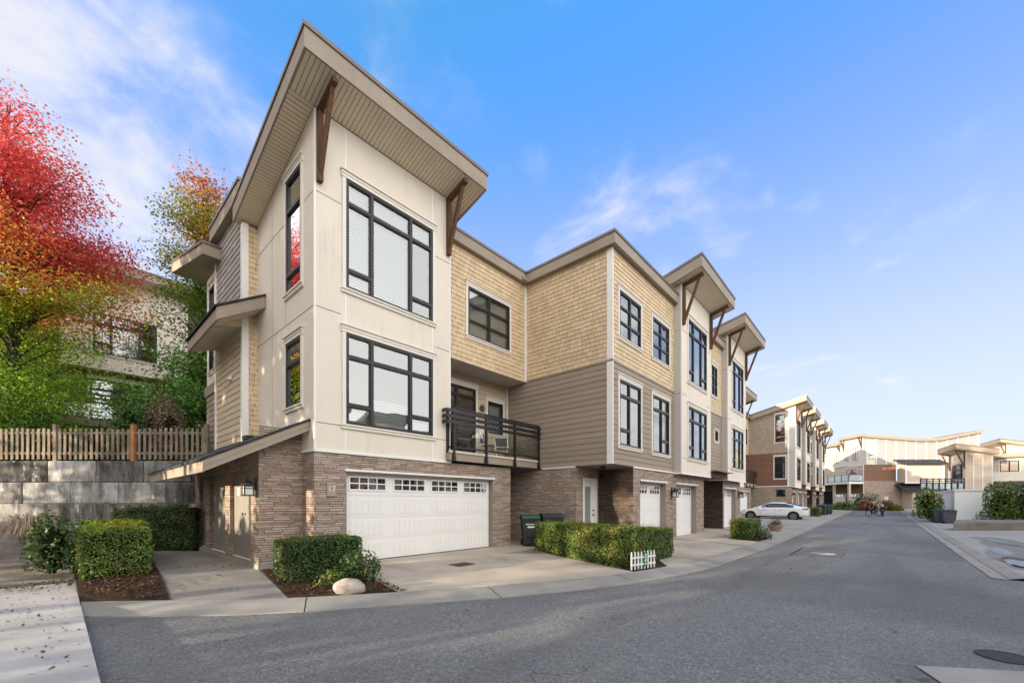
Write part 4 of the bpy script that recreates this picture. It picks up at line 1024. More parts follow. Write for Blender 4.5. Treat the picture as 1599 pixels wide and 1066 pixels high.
strip('kerb', R0, R1, [(0,-.2),(0,-.145),(.5,-.155),(.52,-.14),(1,-.095),(1,-.2)], m['concrete_kerb'])
def H(x, y):
    yb = interp(KB, x); yh = 9.3 if x < 11 else 6.25
    return -.094+.094*max(0, min(1, (y-yb)/(yh-yb)))+RISE(x)
kb = lambda x0, x1: [p for p in KB if x0 < p[0] < x1]
def yb(x): return (x, interp(KB, x))
base = [yb(.25)]+kb(.25,80)+[(80,14),(.25,14)]
sheet_mesh('yard_ground', base, lambda x, y: H(x,y)-.012, m['dirt'], cuts=3)
def drive(name, pts, mat, lift=0., cuts=6): return sheet_mesh(name, pts, lambda x, y: H(x,y)+lift, m[mat], cuts=cuts)
drive('paved_pad', [(1.25,8.33)]+kb(1.26,2.5)+[yb(2.52),(2.92,9.93),(2.92,16),(1.85,16)], 'concrete_pad', .002)
drive('driveway', [yb(3.95)]+kb(3.96,8.6)+[yb(8.6),(9.72,7.9),(11.62,8.6),(11.62,14),(10.27,14),(10.27,9.3),(9.5,9.3),(9.5,9.5),(4.5,9.5),(4.5,9.3)], 'concrete_drive', .002)
drive('driveway', [yb(9.9)]+kb(9.91,16.3)+[yb(16.35),(16.35,6.6),(12.9,6.6),(12.9,7.7),(11.62,7.7),(11.62,6.9)], 'concrete_drive', .002)
drive('driveway', [yb(16.45)]+kb(16.46,19.0)+[yb(18.3),(18.35,4.6),(20.6,5.0),(23.6,5.8),(23.6,8.2),(20.5,8.2),(20.5,6.55),(16.45,6.55)], 'concrete_drive', .006)
drive('driveway', [yb(20.6),yb(25),yb(30),(30,6.6),(23.65,6.6),(23.65,5.4),(20.6,4.6)], 'concrete_far', .004)
drive('driveway', [yb(30.1),yb(38),yb(45),(45.5,9.5),(30.1,9.5)], 'concrete_far', .004)
drive('driveway', [yb(45.6),yb(60),yb(75),(75,6.6),(45.6,6.6)], 'concrete_far', .002)
drive('flower_bed', [yb(2.52)]+kb(2.53,3.94)+[yb(3.94),(4.49,9.29),(3.85,9.29),(2.97,9.9)], 'mulch', .012)
drive('flower_bed', [yb(.262)]+kb(.28,1.2)+[yb(1.22),(1.84,16),(.262,16)], 'mulch', .012)
drive('flower_bed', [yb(8.62)]+kb(8.63,9.88)+[yb(9.88),(12.0,5.3),(11.6,6.9),(9.75,7.88)], 'mulch', .012)
drive('flower_bed', [yb(18.35),yb(20.55),(20.5,4.6),(18.4,4.7)], 'mulch', .014)
# pavement on the left with a sharp edge, and its broken inner end
k = MB(); 
k.box(-9,.26,-6,3.6,-.4,-.05); k.box(-9,.26,3.62,7.4,-.4,-.047); k.box(-9,.26,7.42,11.3,-.4,-.05); structure('pavement', k, m['concrete_walk'])
ROT = CAM_A-R(90)
def loc_pt(r, d, z=0): return (d*FW[0]+r*RT[0], d*FW[1]+r*RT[1], z)
from mathutils import noise as mnoise
k = MB(); k.quad((-12,11.31,-.056),(.255,11.31,-.056),(.255,20,-.056),(-12,20,-.056)); structure('dirt_ground', k, m['dirt'], fix=False)
k = MB(); n = 40; g = []
for i in range(n+1):
    row = []
    for j in range(n+1):
        r_ = -26+16.2*i/n; d_ = 7.6+5.5*j/n
        zm = .85*min(1, max(0, (-12.4-r_)/2.2))+.03
        t = max(0, min(1, (d_-8.6)/3.8)); t = t*t*(3-2*t)
        p = loc_pt(r_, d_); z = -.06+zm*t+.09*mnoise.fractal(Vector((p[0]*1.6,p[1]*1.6,2)), 1, 2, 4)*(t+.25)
        row.append((p[0],p[1],z))
    g.append(row)
for i in range(n):
    for j in range(n):
        q = g[i][j], g[i+1][j], g[i+1][j+1], g[i][j+1]
        if max(a[0] for a in q) < .36 and min(a[1] for a in q) > 10.4: k.quad(*q)
structure('dirt_bank', k, m['dirt'], fix=False, smooth=True)
# retaining wall of big concrete blocks
wl = Vector(loc_pt(-17, 13)); k = MB(); rows = [(-.1,.73),(.73,1.40),(1.40,2.08),(2.08,2.77)]
for i, (z0, z1) in enumerate(rows):
    x = -9.5+(.76 if i % 2 else 0)+.25
    while x < 7.4:
        j = rnd.uniform(-.02,.02)+i*.045; x1 = min(x+1.515, 7.4)
        k.box(x+.006, x1-.006, j, 1, z0+.006, z1-.006); x += 1.525
o = k.build('retaining_wall', m['lock_block'], bevel=.03); o.location = wl; o.rotation_euler = (0,0,ROT)
tag(o, 'stained grey concrete block retaining wall under the picket fence', 'wall')
k = MB(); pts = [loc_pt(-60,13.9),loc_pt(-7.5,13.9),loc_pt(-5,17),loc_pt(20,60),loc_pt(20,140),loc_pt(-160,140)]
sheet_mesh('hillside', [p[:2] for p in pts], lambda x, y: 2.72, m['ground_green'], cuts=2)
# picket fence on the wall
fo = Vector(loc_pt(-17, 13.35, 2.77)); f = thing('picket_fence', fo, 'weathered picket fence on top of the concrete block wall', 'fence'); f.rotation_euler = (0,0,ROT); f['_o'] = [0,0,0]
k = MB(); x = -7.8
while x < 7.05:
    w_ = rnd.uniform(.075,.095); t = rnd.uniform(-.012,.012); h = 1.06+rnd.uniform(-.025,.02)
    if min(abs(x-q) for q in (2.2,4.72,7.1,-.5,-3.2)) > .09: k.hexa([(x-w_/2,-.02,.06),(x+w_/2,-.02,.06),(x+w_/2,0,.06),(x-w_/2,0,.06),(x-w_/2+t,-.02,h),(x+w_/2+t,-.02,h),(x+w_/2+t,0,h),(x-w_/2+t,0,h)])
    x += .172
k.build('picket_panel', m['old_wood'], f)
for z in (.22,.88): k = MB(); k.box(-7.9,7.1,.002,.045,z,z+.08); k.build('rail', m['old_wood'], f)
for q in (-3.2,-.5,2.2,7.1): k = MB(); k.box(q-.055,q+.055,-.04,.07,0,1.2); k.build('post', m['old_wood'], f)
k = MB(); k.box(4.72-.055,4.72+.055,-.045,.065,0,1.2); p_ = k.build('post', m['new_wood'], f); p_['label'] = 'fresh orange brown post'
# small metal things set in the ground
z = H(6.5,7.45)+.008; k = MB(); k.box(6.25,6.75,7.25,7.62,z,z+.01)
for i in range(7): k.box(6.29+i*.064,6.32+i*.064,7.28,7.59,z+.01,z+.016)
single('storm_drain', k, m['rust'], (6.5,7.43,z), 'rusty square drain grate in the concrete driveway', 'drain')
def flat(name, pts, zf, mat, label=None, cat=None):
    o = sheet_mesh(name, pts, zf, m[mat], cuts=2)
    if label: del o['kind']; tag(o, label, cat)
    return o
plain('asphalt_patch', (.155,.154,.152), .9, .2, var=.25, scale=6)
flat('road_patch', [(14.9,2.05),(17.7,2.05),(17.7,.85),(15.2,.85)], lambda x, y: -.155+RISE(x), 'asphalt_patch')
flat('road_patch', [(5.65,-.24),(6.2,-1.1),(4.5,-3.2),(3.2,-1.2)], lambda x, y: -.148, 'concrete_kerb')
k = MB(); k.lathe((6.6,-.95,-.157), [(.22,0),(.22,.006),(.19,.010),(.18,.004),(.06,.006)], 28); single('manhole_cover', k, m['iron'], (6.6,-.95,-.157), 'dark worn round cover beside the concrete slab at the bottom right corner', 'manhole cover')
for pts in ([(14.85,2.1),(17.75,2.1),(17.75,2.06),(14.85,2.06)],[(17.7,2.06),(17.75,2.06),(17.75,.8),(17.7,.8)]): flat('road_joint', pts, lambda x, y: -.1515+RISE(x), 'rubber')
k = MB(); k.lathe((15.9,1.35,-.152), [(.33,0),(.33,.012),(.29,.016),(.28,.012),(.1,.014)], 28); single('manhole_cover', k, m['chrome'], (15.9,1.35,-.152), 'worn round metal manhole cover in the patched asphalt', 'manhole cover')
def blob(cx, cy, rx, ry, seed, ang=0, n=40):
    out = []
    for i in range(n):
        a = 2*math.pi*i/n; r_ = 1+.45*mnoise.fractal(Vector((math.cos(a)*1.2+seed,math.sin(a)*1.2,seed*.7)), 1, 2, 3); x, y = rx*r_*math.cos(a), ry*r_*math.sin(a)
        out.append((cx+x*math.cos(ang)-y*math.sin(ang), cy+x*math.sin(ang)+y*math.cos(ang)))
    return out
for a in ((19.4,-2.95,4.0,.62,3,-.05),(16.2,-2.8,1.6,.42,5,.1),(24.5,-3.4,2.2,.5,8,.1)): flat('damp_ground', blob(*a), lambda x, y: -.0965+RISE(x), 'concrete_damp')
for a in ((19.8,-2.75,1.3,.20,4,-.04),(16.2,-2.6,1.0,.20,6,.08),(24.2,-3.3,.9,.14,9,.1),(17.9,-3.25,.8,.12,12,0)): flat('puddle', blob(*a), lambda x, y: -.093+RISE(x), 'water_puddle')

# ------------------------------------------------------------------ plants
NR = np.random.default_rng(5)
def leaf_mesh(name, P, N, size, col, mat, parent=None, aspect=.55, spread=.8, droop=0, fold=.0):
    """one small diamond leaf per point; col = per leaf colour"""
    P = np.asarray(P); n = len(P); N = np.asarray(N, float)
    N = N+NR.normal(0, spread, (n,3)); N /= np.linalg.norm(N, axis=1)[:,None]+1e-9
    T = NR.normal(0,1,(n,3)); T[:,2] -= droop; T -= N*(T*N).sum(1)[:,None]; T /= np.linalg.norm(T, axis=1)[:,None]+1e-9
    B = np.cross(N, T); s = (np.asarray(size)*np.ones(n))[:,None]
    v = np.stack([P-T*s*.5, P+B*s*aspect*.5+N*s*fold, P+T*s*.5, P-B*s*aspect*.5+N*s*fold], 1).reshape(-1,3)
    if parent is not None and '_o' in parent: v = v-np.array(parent['_o'])
    me = bpy.data.meshes.new(name); me.vertices.add(4*n); me.vertices.foreach_set('co', v.astype(np.float32).ravel())
    me.loops.add(4*n); me.loops.foreach_set('vertex_index', np.arange(4*n, dtype=np.int32))
    me.polygons.add(n); me.polygons.foreach_set('loop_start', np.arange(0,4*n,4, dtype=np.int32)); me.polygons.foreach_set('loop_total', np.full(n,4,dtype=np.int32))
    me.update(); c = np.ones((4*n,4), np.float32); c[:,:3] = np.repeat(np.asarray(col), 4, 0)
    a = me.color_attributes.new('tint', 'FLOAT_COLOR', 'POINT'); a.data.foreach_set('color', c.ravel())
    o = bpy.data.objects.new(name, me); COL.objects.link(o); me.materials.append(m[mat]); o.parent = parent
    return o
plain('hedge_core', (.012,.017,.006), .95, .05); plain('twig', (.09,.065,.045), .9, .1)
def palette(n, cols, w): return np.array(cols)[NR.choice(len(cols), n, p=np.array(w)/sum(w))]*NR.uniform(.8,1.2,(n,1))
GREEN = ([(.050,.105,.020),(.085,.150,.028),(.14,.20,.04),(.22,.26,.05),(.17,.10,.045)],[3,4,3,1.2,.5])
DARKG = ([(.030,.072,.022),(.048,.10,.028),(.080,.14,.036),(.14,.18,.05),(.16,.09,.045)],[4,4,2,.8,.35])
def clump_noise(P, f, seed=0): return np.array([mnoise.noise(Vector((p[0]*f+seed,p[1]*f,p[2]*f))) for p in P])
def hedge(label, boxes, leaf=.042, dens=2600, pal=GREEN, group='clipped hedges', top=None, name='hedge', cat='hedge', rough=.035, rounding=.10):
    """boxes: (cx, cy, z0, lx, ly, h, angle); clipped sides covered with leaves over a dark twiggy core"""
    b0 = boxes[0]; root = thing(name, (b0[0],b0[1],b0[2]), label, cat, group); core = MB(); PP = []; NN = []; TP = []
    for cx, cy, z0, lx, ly, h, ang in boxes:
        ca, sa = math.cos(ang), math.sin(ang); q = .07
        W = lambda x, y, z: (cx+x*ca-y*sa, cy+x*sa+y*ca, z0+z)
        core.hexa([W(-lx/2+q,-ly/2+q,.05),W(lx/2-q,-ly/2+q,.05),W(lx/2-q,ly/2-q,.05),W(-lx/2+q,ly/2-q,.05)]+[W(-lx/2+q,-ly/2+q,h-q),W(lx/2-q,-ly/2+q,h-q),W(lx/2-q,ly/2-q,h-q),W(-lx/2+q,ly/2-q,h-q)])
        for (ax, s, A) in (('x',-1,ly*h),('x',1,ly*h),('y',-1,lx*h),('y',1,lx*h),('z',1,lx*ly)):
            n = int(A*dens); a = NR.uniform(-1,1,n); b = NR.uniform(0,1,n)
            if ax == 'x': p = np.stack([np.full(n,s*lx/2), a*ly/2, b*h], 1); nn = (s,0,0)
            elif ax == 'y': p = np.stack([a*lx/2, np.full(n,s*ly/2), b*h], 1); nn = (0,s,0)
            else: p = np.stack([a*lx/2, (2*b-1)*ly/2, np.full(n,h)], 1); nn = (0,0,1)
            # round the arrises
            ex = np.clip(np.abs(p[:,0])-(lx/2-rounding),0,None); ey = np.clip(np.abs(p[:,1])-(ly/2-rounding),0,None); ez = np.clip(p[:,2]-(h-rounding),0,None)
            L = np.sqrt(ex**2+ey**2+ez**2); k = np.where(L > rounding, (L-rounding)/(L+1e-9), 0)
            p[:,0] -= np.sign(p[:,0])*ex*k; p[:,1] -= np.sign(p[:,1])*ey*k; p[:,2] -= ez*k
            # waist: slightly thinner at the bottom
            tb = np.clip(1-p[:,2]/.22,0,1)*.05; p[:,0] -= np.sign(p[:,0])*tb; p[:,1] -= np.sign(p[:,1])*tb
            wob = clump_noise(p+np.array([cx,cy,0]), 3.5)*rough+clump_noise(p+np.array([cx,cy,9]), 9)*rough*.6; dep = -NR.exponential(.026, n)+wob+(NR.random(n) < .05)*NR.uniform(0,.12,n)
            p = p+np.array(nn)*dep[:,None]
            wv = np.stack([cx+p[:,0]*ca-p[:,1]*sa, cy+p[:,0]*sa+p[:,1]*ca, z0+p[:,2]], 1); nv = np.array([nn[0]*ca-nn[1]*sa, nn[0]*sa+nn[1]*ca, nn[2]+.35])
            PP.append(wv); NN.append(np.tile(nv,(n,1))); TP.append(np.full(n, ax == 'z'))
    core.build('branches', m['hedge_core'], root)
    P = np.concatenate(PP); N = np.concatenate(NN); T = np.concatenate(TP); n = len(P)
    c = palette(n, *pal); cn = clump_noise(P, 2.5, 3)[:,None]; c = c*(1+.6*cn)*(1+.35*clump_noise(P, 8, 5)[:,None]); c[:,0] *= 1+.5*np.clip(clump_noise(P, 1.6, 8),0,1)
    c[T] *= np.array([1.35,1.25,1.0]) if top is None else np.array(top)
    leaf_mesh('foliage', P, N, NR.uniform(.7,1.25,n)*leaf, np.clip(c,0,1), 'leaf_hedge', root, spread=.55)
    return root
def shrub(label, c, rx, ry, rz, n, leaf=.06, pal=GREEN, name='shrub', cat='shrub', group=None, lumps=7, core=True, mat='leaf_hedge', seed=1, spread=.7, stems=True):
    """rounded bush: leaves over several overlapping lobes, twigs inside"""
    root = thing(name, (c[0],c[1],c[2]), label, cat, group); r_ = np.random.default_rng(seed)
    lob = [(0,0,.5,.78)]+[(.45*math.cos(q),.45*math.sin(q),.20,.46) for q in (.3,1.6,2.8,4.1,5.3)]+[(r_.uniform(-.5,.5),r_.uniform(-.5,.5),r_.uniform(.10,.8),r_.uniform(.32,.52)) for _ in range(lumps)]
    PP = []; NN = []
    A = sum(l[3]**2 for l in lob)
    for lx, ly, lz, lr in lob:
        k = int(n*lr*lr/A); d = r_.normal(0,1,(k,3)); d /= np.linalg.norm(d,axis=1)[:,None]
        rr = lr*(1-r_.exponential(.10,k))[:,None]
        p = np.array([lx,ly,lz])+d*rr*np.array([1,1,.62]); ok = p[:,2] > .02
        PP.append(p[ok]); NN.append(d[ok])
    p = np.concatenate(PP); N = np.concatenate(NN); P = np.array(c)+p*np.array([rx,ry,rz]); k = len(P)
    col = palette(k, *pal)*(1+.4*clump_noise(P, 3, seed)[:,None])
    if stems:
        t = MB()
        for i in range(9):
            a = 2*math.pi*i/9+r_.uniform(-.3,.3); q = r_.uniform(.3,.7)
            t.tube([(c[0]+.04*math.cos(a),c[1]+.04*math.sin(a),c[2]-.03),(c[0]+q*.5*rx*math.cos(a),c[1]+q*.5*ry*math.sin(a),c[2]+rz*.35),(c[0]+q*rx*math.cos(a),c[1]+q*ry*math.sin(a),c[2]+rz*r_.uniform(.6,.9))], [.018,.012,.005], 5)
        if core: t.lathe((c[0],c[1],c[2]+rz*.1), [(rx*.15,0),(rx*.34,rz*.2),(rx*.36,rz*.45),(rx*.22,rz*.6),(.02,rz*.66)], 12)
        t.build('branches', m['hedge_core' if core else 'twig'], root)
    leaf_mesh('foliage', P, N, r_.uniform(.7,1.3,k)*leaf, np.clip(col,0,1), mat, root, spread=spread)
    return root
A45 = math.atan2(-3.3, -1.11)
hedge('low dark clipped box hedge standing between the concrete pad and the white garage door', [(3.6,8.5,-.05,1.5,.8,.80,0)], pal=DARKG)
hedge('long clipped hedge beside the driveway ending at the small white picket edging', [(9.68,6.08,-.07,3.6,.95,.93,math.atan2(3.3,1.11)),(10.35,4.72,-.09,2.5,.85,.84,.02)], pal=GREEN)
hedge('squared green hedge beside the bare pavement, nearest the kerb', [(.82,11.75,-.08,1.02,1.75,1.02,0)], pal=GREEN, top=(1.9,1.7,1.0), leaf=.045)  # top leaves coloured yellower, sunlight painted in
hedge('hedge block with a sunlit top painted in directly behind the squared hedge by the pavement', [(.98,14.1,-.05,1.05,2.8,1.03,0)], pal=GREEN, top=(2.3,2.0,1.0), leaf=.05, dens=1600)  # strong top tint paints the sun onto this block
hp = loc_pt(-10.6, 12.55); hedge('tall dark hedge against the block wall beside the store doors', [(hp[0],hp[1],.02,2.45,.8,1.26,ROT)], pal=DARKG, leaf=.05, dens=1900)
hedge('small square hedge in front of the second pair of garages', [(19.35,4.25,-.06,1.75,.85,.80,0)], pal=GREEN, dens=1800)
hedge('low hedge behind the rear of the white car', [(47.2,4.75,.12,2.2,1.1,.85,0)], pal=GREEN, dens=600, leaf=.08, rough=.06)
shrub('loose leafy shrub behind the granite boulder', (3.95,7.5,-.06), .50,.42,.62, 900, .075, DARKG, seed=3, spread=.9, core=False)
shrub('low trailing shrub between the boulder and the box hedge', (3.35,7.45,-.07), .34,.24,.30, 380, .06, GREEN, seed=4, spread=.9, core=False)
shrub('dark laurel shrub at the left end of the squared hedge', (-.02,12.45,.05), .48,.45,1.20, 1500, .085, DARKG, seed=5, spread=.9)
shrub('flowering rose bush with pale blooms beside the small square hedge', (19.35,3.62,-.09), .75,.36,.62, 900, .06, ([(.03,.055,.016),(.055,.085,.022),(.5,.42,.36)],[5,4,.6]), seed=6, core=False)
cp = loc_pt(-13.35, 14.35, 2.7); shrub('rounded green cedar bush above the picket fence', cp, .62,.62,2.55, 5200, .085, ([(.03,.075,.014),(.05,.11,.02),(.085,.145,.03)],[3,4,2]), seed=8, lumps=10)
cp = loc_pt(-11.95, 14.4, 2.7); shrub('dead brown rounded bush to the right of the green cedar', cp, .58,.55,2.35, 4200, .075, ([(.12,.08,.06),(.19,.135,.105),(.27,.20,.16),(.07,.05,.04)],[3,4,2,2]), seed=9, lumps=8)
cp = loc_pt(-12.75, 14.6, 2.7); shrub('narrow withered shrub squeezed between the green cedar and the dead bush', cp, .36,.36,2.5, 1900, .08, ([(.13,.09,.07),(.05,.06,.025),(.2,.15,.12)],[3,2,2]), seed=10)
cp = loc_pt(-17.4, 14.2, 2.6); shrub('feathery pale green shrub hanging over the left end of the picket fence', cp, 1.35,.9,2.9, 5200, .12, ([(.06,.13,.02),(.10,.18,.03),(.15,.22,.05)],[3,4,2]), seed=11, core=False, mat='leaf', spread=1)
for i, (r_, w_) in enumerate(((-15.4,.9),(-14.2,.7),(-16.4,.9))):
    cp = loc_pt(r_, 14.0, 2.7); shrub(('dark ivy bush showing between the pickets below the deck', 'small dark bush at the fence beside the green cedar', 'leafy bush behind the pickets under the pale feathery shrub')[i], cp, w_,.5,1.05+.1*i, 1500, .09, DARKG, seed=20+i)
# dry grass on the bank
gp = loc_pt(-12.75, 10.9, .45); k = MB()
for i in range(420):
    a = rnd.uniform(0,6.28); q = rnd.uniform(.02,.16); t = rnd.uniform(.15,.62); h = rnd.uniform(.35,.85); b = Vector((gp[0]+q*math.cos(a),gp[1]+q*math.sin(a),gp[2]-.12)); d = Vector((math.cos(a),math.sin(a),0)); s = d.cross(Vector((0,0,1)))*.012
    p1 = b+d*t*.3+Vector((0,0,h*.75)); p2 = b+d*t*.75+Vector((0,0,h)); p3 = b+d*t+Vector((0,0,h*.55))
    k.quad(b-s,b+s,p1+s,p1-s); k.quad(p1-s,p1+s,p2+s*.7,p2-s*.7); k.quad(p2-s*.7,p2+s*.7,p3+s*.3,p3-s*.3)
plain('straw', (.43,.33,.24), .9, .1, var=.35, scale=20)
single('grass_tussock', k, m['straw'], gp, 'dry straw coloured grass tussock on the dirt bank by the block wall', 'grass', fix=False)

def tree(name, label, base, trunk_h, prof, n_clusters, per, leaf, colour, seed, spray=(.55,.14), lean=(0,0), rise=.35, dens_pow=.5, skip=None, ragged=.12, ntrunk=.16):
    """tapered trunk with limbs to the crown; leaves in flat sprays at the limb ends; prof = [(z, radius)]"""
    root = thing(name, base, label, 'tree'); r_ = np.random.default_rng(seed)
    zs = [p[0] for p in prof]; rs = [p[1] for p in prof]; zt = zs[-1]
    tr = MB(); tp = [(base[0]+lean[0]*t+.08*math.sin(5*t), base[1]+lean[1]*t, base[2]+(zt-base[2]-.3)*t) for t in np.linspace(0,1,9)]
    tr.tube(tp, [ntrunk*(1-.93*t)+.012 for t in np.linspace(0,1,9)], 9)
    C = []; 
    while len(C) < n_clusters:
        z = r_.uniform(zs[0], zs[-1]); R_ = np.interp(z, zs, rs)
        if r_.random() > (R_/max(rs))**1.2+.06: continue
        a = r_.uniform(0,2*math.pi); q = R_*(r_.random()**dens_pow)
        q *= 1+ragged*math.sin(3*a+z*1.3)+ragged*mnoise.noise(Vector((math.cos(a)*1.5,math.sin(a)*1.5,z*.9+seed)))*2
        p = (base[0]+lean[0]*(z-base[2])/(zt-base[2])+q*math.cos(a), base[1]+lean[1]*(z-base[2])/(zt-base[2])+q*math.sin(a), z)
        if mnoise.noise(Vector((p[0]*.55,p[1]*.55,p[2]*.9+seed))) < (skip(p[2]) if callable(skip) else (skip or -.28)): continue
        C.append((p, a, q))
    li = 0
    for p, a, q in C[::max(1,len(C)//150)]:
        zb = max(base[2]+trunk_h*.75, p[2]-rise*q-1.0*r_.random()); t = min(.97,(zb-base[2])/(zt-base[2]-.3)); i = t*8; i0 = min(7,int(i)); f = i-i0
        s = [tp[i0][k]+(tp[i0+1][k]-tp[i0][k])*f for k in range(3)]
        mid = [s[0]*.45+p[0]*.55, s[1]*.45+p[1]*.55, s[2]*.35+p[2]*.65+.1*q]
        tr.tube([s,mid,p], [.055*(1-.7*t)+.012,.022,.006], 5, cap=False)
    tr.build('trunk', m['bark'], root)
    n = len(C)*per; ci = np.repeat(np.arange(len(C)), per); cc = np.array([c[0] for c in C])[ci]; aa = np.array([c[1] for c in C])[ci]
    rad = spray[0]*np.sqrt(r_.random(n)); th = r_.uniform(0,2*np.pi,n); off = np.stack([rad*np.cos(th), rad*np.sin(th), r_.normal(0,spray[1],n)-.25*rad], 1)
    # long outwards
    out = np.stack([np.cos(aa),np.sin(aa),np.zeros(n)],1); off += out*((off*out).sum(1)*.6)[:,None]
    off[:,2] += rise*.5*(off*out).sum(1)
    P = cc+off; N = np.tile((0,0,1.),(n,1))+out*.35
    col = colour(cc, P, r_)
    leaf_mesh('crown', P, N, r_.uniform(.7,1.3,n)*leaf, np.clip(col,0.003,1), 'leaf', root, aspect=.8, spread=.55, droop=.35, fold=.12)
    return root
def blend(t, stops):
    t = np.clip(t,0,1); return np.stack([np.interp(t,[s[0] for s in stops],[s[1][k] for s in stops]) for k in range(3)],1)
def maple_col(cc, P, r_):
    t = (cc[:,2]-4.5)/12+.015+.24*clump_noise(cc, .35, 2)+.10*clump_noise(cc, 1.3, 5)+r_.normal(0,.035,len(P))+.012*(cc[:,0]*-.3)
    c = blend(t, [(0,(.17,.34,.045)),(.30,(.28,.46,.06)),(.42,(.40,.46,.06)),(.465,(.62,.42,.07)),(.505,(.56,.17,.07)),(.56,(.54,.085,.09)),(1,(.64,.13,.14))])
    return c*r_.uniform(.65,1.3,(len(P),1))
bm_ = loc_pt(-19.0, 15.6, 2.7)
tree('maple_tree', 'autumn maple with a red top and green lower branches at the left edge', bm_, 3, [(4.3,1.3),(5.2,1.9),(6.8,2.0),(8,2.0),(8.8,2.3),(9.5,3.3),(10.3,3.4),(12.4,3.1),(15.2,1.3),(16.7,.2)], 1150, 84, .095, maple_col, 3, spray=(.78,.10), skip=-.12)
def oak_col(cc, P, r_):
    t = (cc[:,2]-4)/12+.42*clump_noise(cc, .55, 12)+.15*clump_noise(cc,1.7,3)-.19+r_.normal(0,.04,len(P))
    c = blend(t, [(0,(.08,.20,.05)),(.38,(.13,.26,.06)),(.52,(.22,.27,.055)),(.62,(.44,.32,.06)),(.76,(.50,.21,.06)),(.95,(.42,.15,.08)),(1.2,(.46,.16,.08))])
    return c*r_.uniform(.6,1.4,(len(P),1))
bo = loc_pt(-13.6, 18.3, 2.7)
tree('oak_tree', 'slender oak turning orange between the hill house and the end townhouse', bo, 1.5, [(3.2,2.3),(5,2.8),(6.4,2.4),(7.4,1.5),(9,1.2),(10.5,1.3),(12,1.4),(14.2,1.0),(15.9,.2)], 800, 64, .10, oak_col, 9, spray=(.6,.10), rise=.75, ragged=.22, ntrunk=.13)
# unseen trees added to screen the low sun; their gaps dapple the drives
def screen_col(cc, P, r_): return blend(.25+.5*r_.random(len(P))*0+.35*clump_noise(cc, .3, 4)+(cc[:,2]-4)/24, [(0,(.12,.22,.04)),(.3,(.2,.26,.05)),(.5,(.5,.2,.06)),(.7,(.5,.08,.07)),(1,(.55,.1,.1))])*r_.uniform(.6,1.3,(len(P),1))
SCREEN = [(-18,-9,0),(-17.5,-5.5,0),(-18.4,-2,0),(-17.6,1.4,0),(-18.2,4.6,0),(-17.8,7.6,0),(-18.3,10.4,1),(-17.7,13.2,1),(-18.2,16.0,1),(-17.8,18.9,1),(-18.4,21.8,0)]
for i, (x, y, open_) in enumerate(SCREEN):
    pr = [(2.9,.9),(4.0,1.7),(5.6,2.2),(8.5,2.6),(13,2.4),(16.5,1.7),(18.6,.3)] if open_ else [(.3,1.7),(3,2.5),(8,2.7),(14,2.2),(18.6,.3)]
    o = tree('sun_screen_tree', 'unseen tall autumn tree added left of the houses to screen the low sun', (x,y,-.1), 2.5, pr, 300 if open_ else 360, 26, .36, screen_col, 60+i, spray=(.75,.3), skip=(lambda z, k=.42 if 9 < y < 14 else .24: k if z < 7.0 else -.3) if open_ else -.5, ntrunk=.2); o['group'] = 'added sun screen trees'
# right hand side greenery
shrub('round glossy green bush by the bins at the left end of the white shed', (*cam_pt(29.5,1449),.25), 1.02,.95,2.35, 3600, .14, GREEN, name='bush', cat='bush', seed=31, lumps=9)
for i, (px, d, w_, h_) in enumerate(((1563,25.5,1.25,2.75),(1600,25.0,1.2,2.5))):
    c = cam_pt(d,px); shrub(('tall dense green hedge shrub right of the white shed','darker hedge shrub at the right edge beyond the concrete slab')[i], (*c,.05), w_,1.0,h_, 4200, .13, (GREEN,DARKG)[i], name='bush', cat='bush', seed=33+i, lumps=11)
shrub('wiry dry shrub at the foot of the white shed', (*cam_pt(24.5,1529),.05), .75,.4,.85, 420, .07, ([(.10,.085,.05),(.16,.12,.08),(.05,.06,.025)],[3,2,2]), seed=36, core=False)
for i, (px, d, w_, h_, pal, lab) in enumerate(((1353,57,2.1,1.75,([(.30,.12,.06),(.42,.20,.12),(.10,.10,.03),(.36,.26,.16)],[3,3,2,1]),'red and cream leaved bush left of the small white sign'),(1385,56,1.35,1.6,([(.32,.13,.07),(.08,.08,.03),(.40,.20,.12)],[3,3,2]),'red leaved bush under the small white sign'),(1350,60,3.2,2.5,DARKG,'broad dark green mound behind the red and cream bush'),(1400,55,1.2,.8,([(.25,.28,.03),(.08,.11,.02)],[2,2]),'low yellow green shrub at the corner under the stone end wall'),(1318,58,2.6,1.3,GREEN,'clipped green hedge below the sunlit garages'))):
    c = cam_pt(d,px); shrub(lab, (*c,.25), w_,w_*.7,h_, 1500, .2, pal, name='bush', cat='bush', seed=40+i)
# loose litter: fallen leaves and bark
def litter(name, pts, zf, n, size, pal, kindlab='stuff'):
    x0, x1 = min(p[0] for p in pts), max(p[0] for p in pts); y0, y1 = min(p[1] for p in pts), max(p[1] for p in pts); P = []
    def inside(x, y):
        c = False; j = len(pts)-1
        for i in range(len(pts)):
            if (pts[i][1] > y) != (pts[j][1] > y) and x < (pts[j][0]-pts[i][0])*(y-pts[i][1])/(pts[j][1]-pts[i][1])+pts[i][0]: c = not c
            j = i
        return c
    while len(P) < n:
        x, y = NR.uniform(x0,x1), NR.uniform(y0,y1)
        if inside(x,y): P.append((x,y,zf(x,y)+NR.uniform(.004,.02)))
    o = leaf_mesh(name, P, np.tile((0,0,1.),(n,1)), NR.uniform(.6,1.4,n)*size, palette(n,*pal), 'leaf_hedge', None, aspect=.6, spread=.3); tag(o, kind='stuff'); return o
BARK = ([(.05,.03,.02),(.11,.065,.04),(.18,.11,.07),(.025,.018,.014),(.22,.13,.06)],[4,4,2,3,.6])
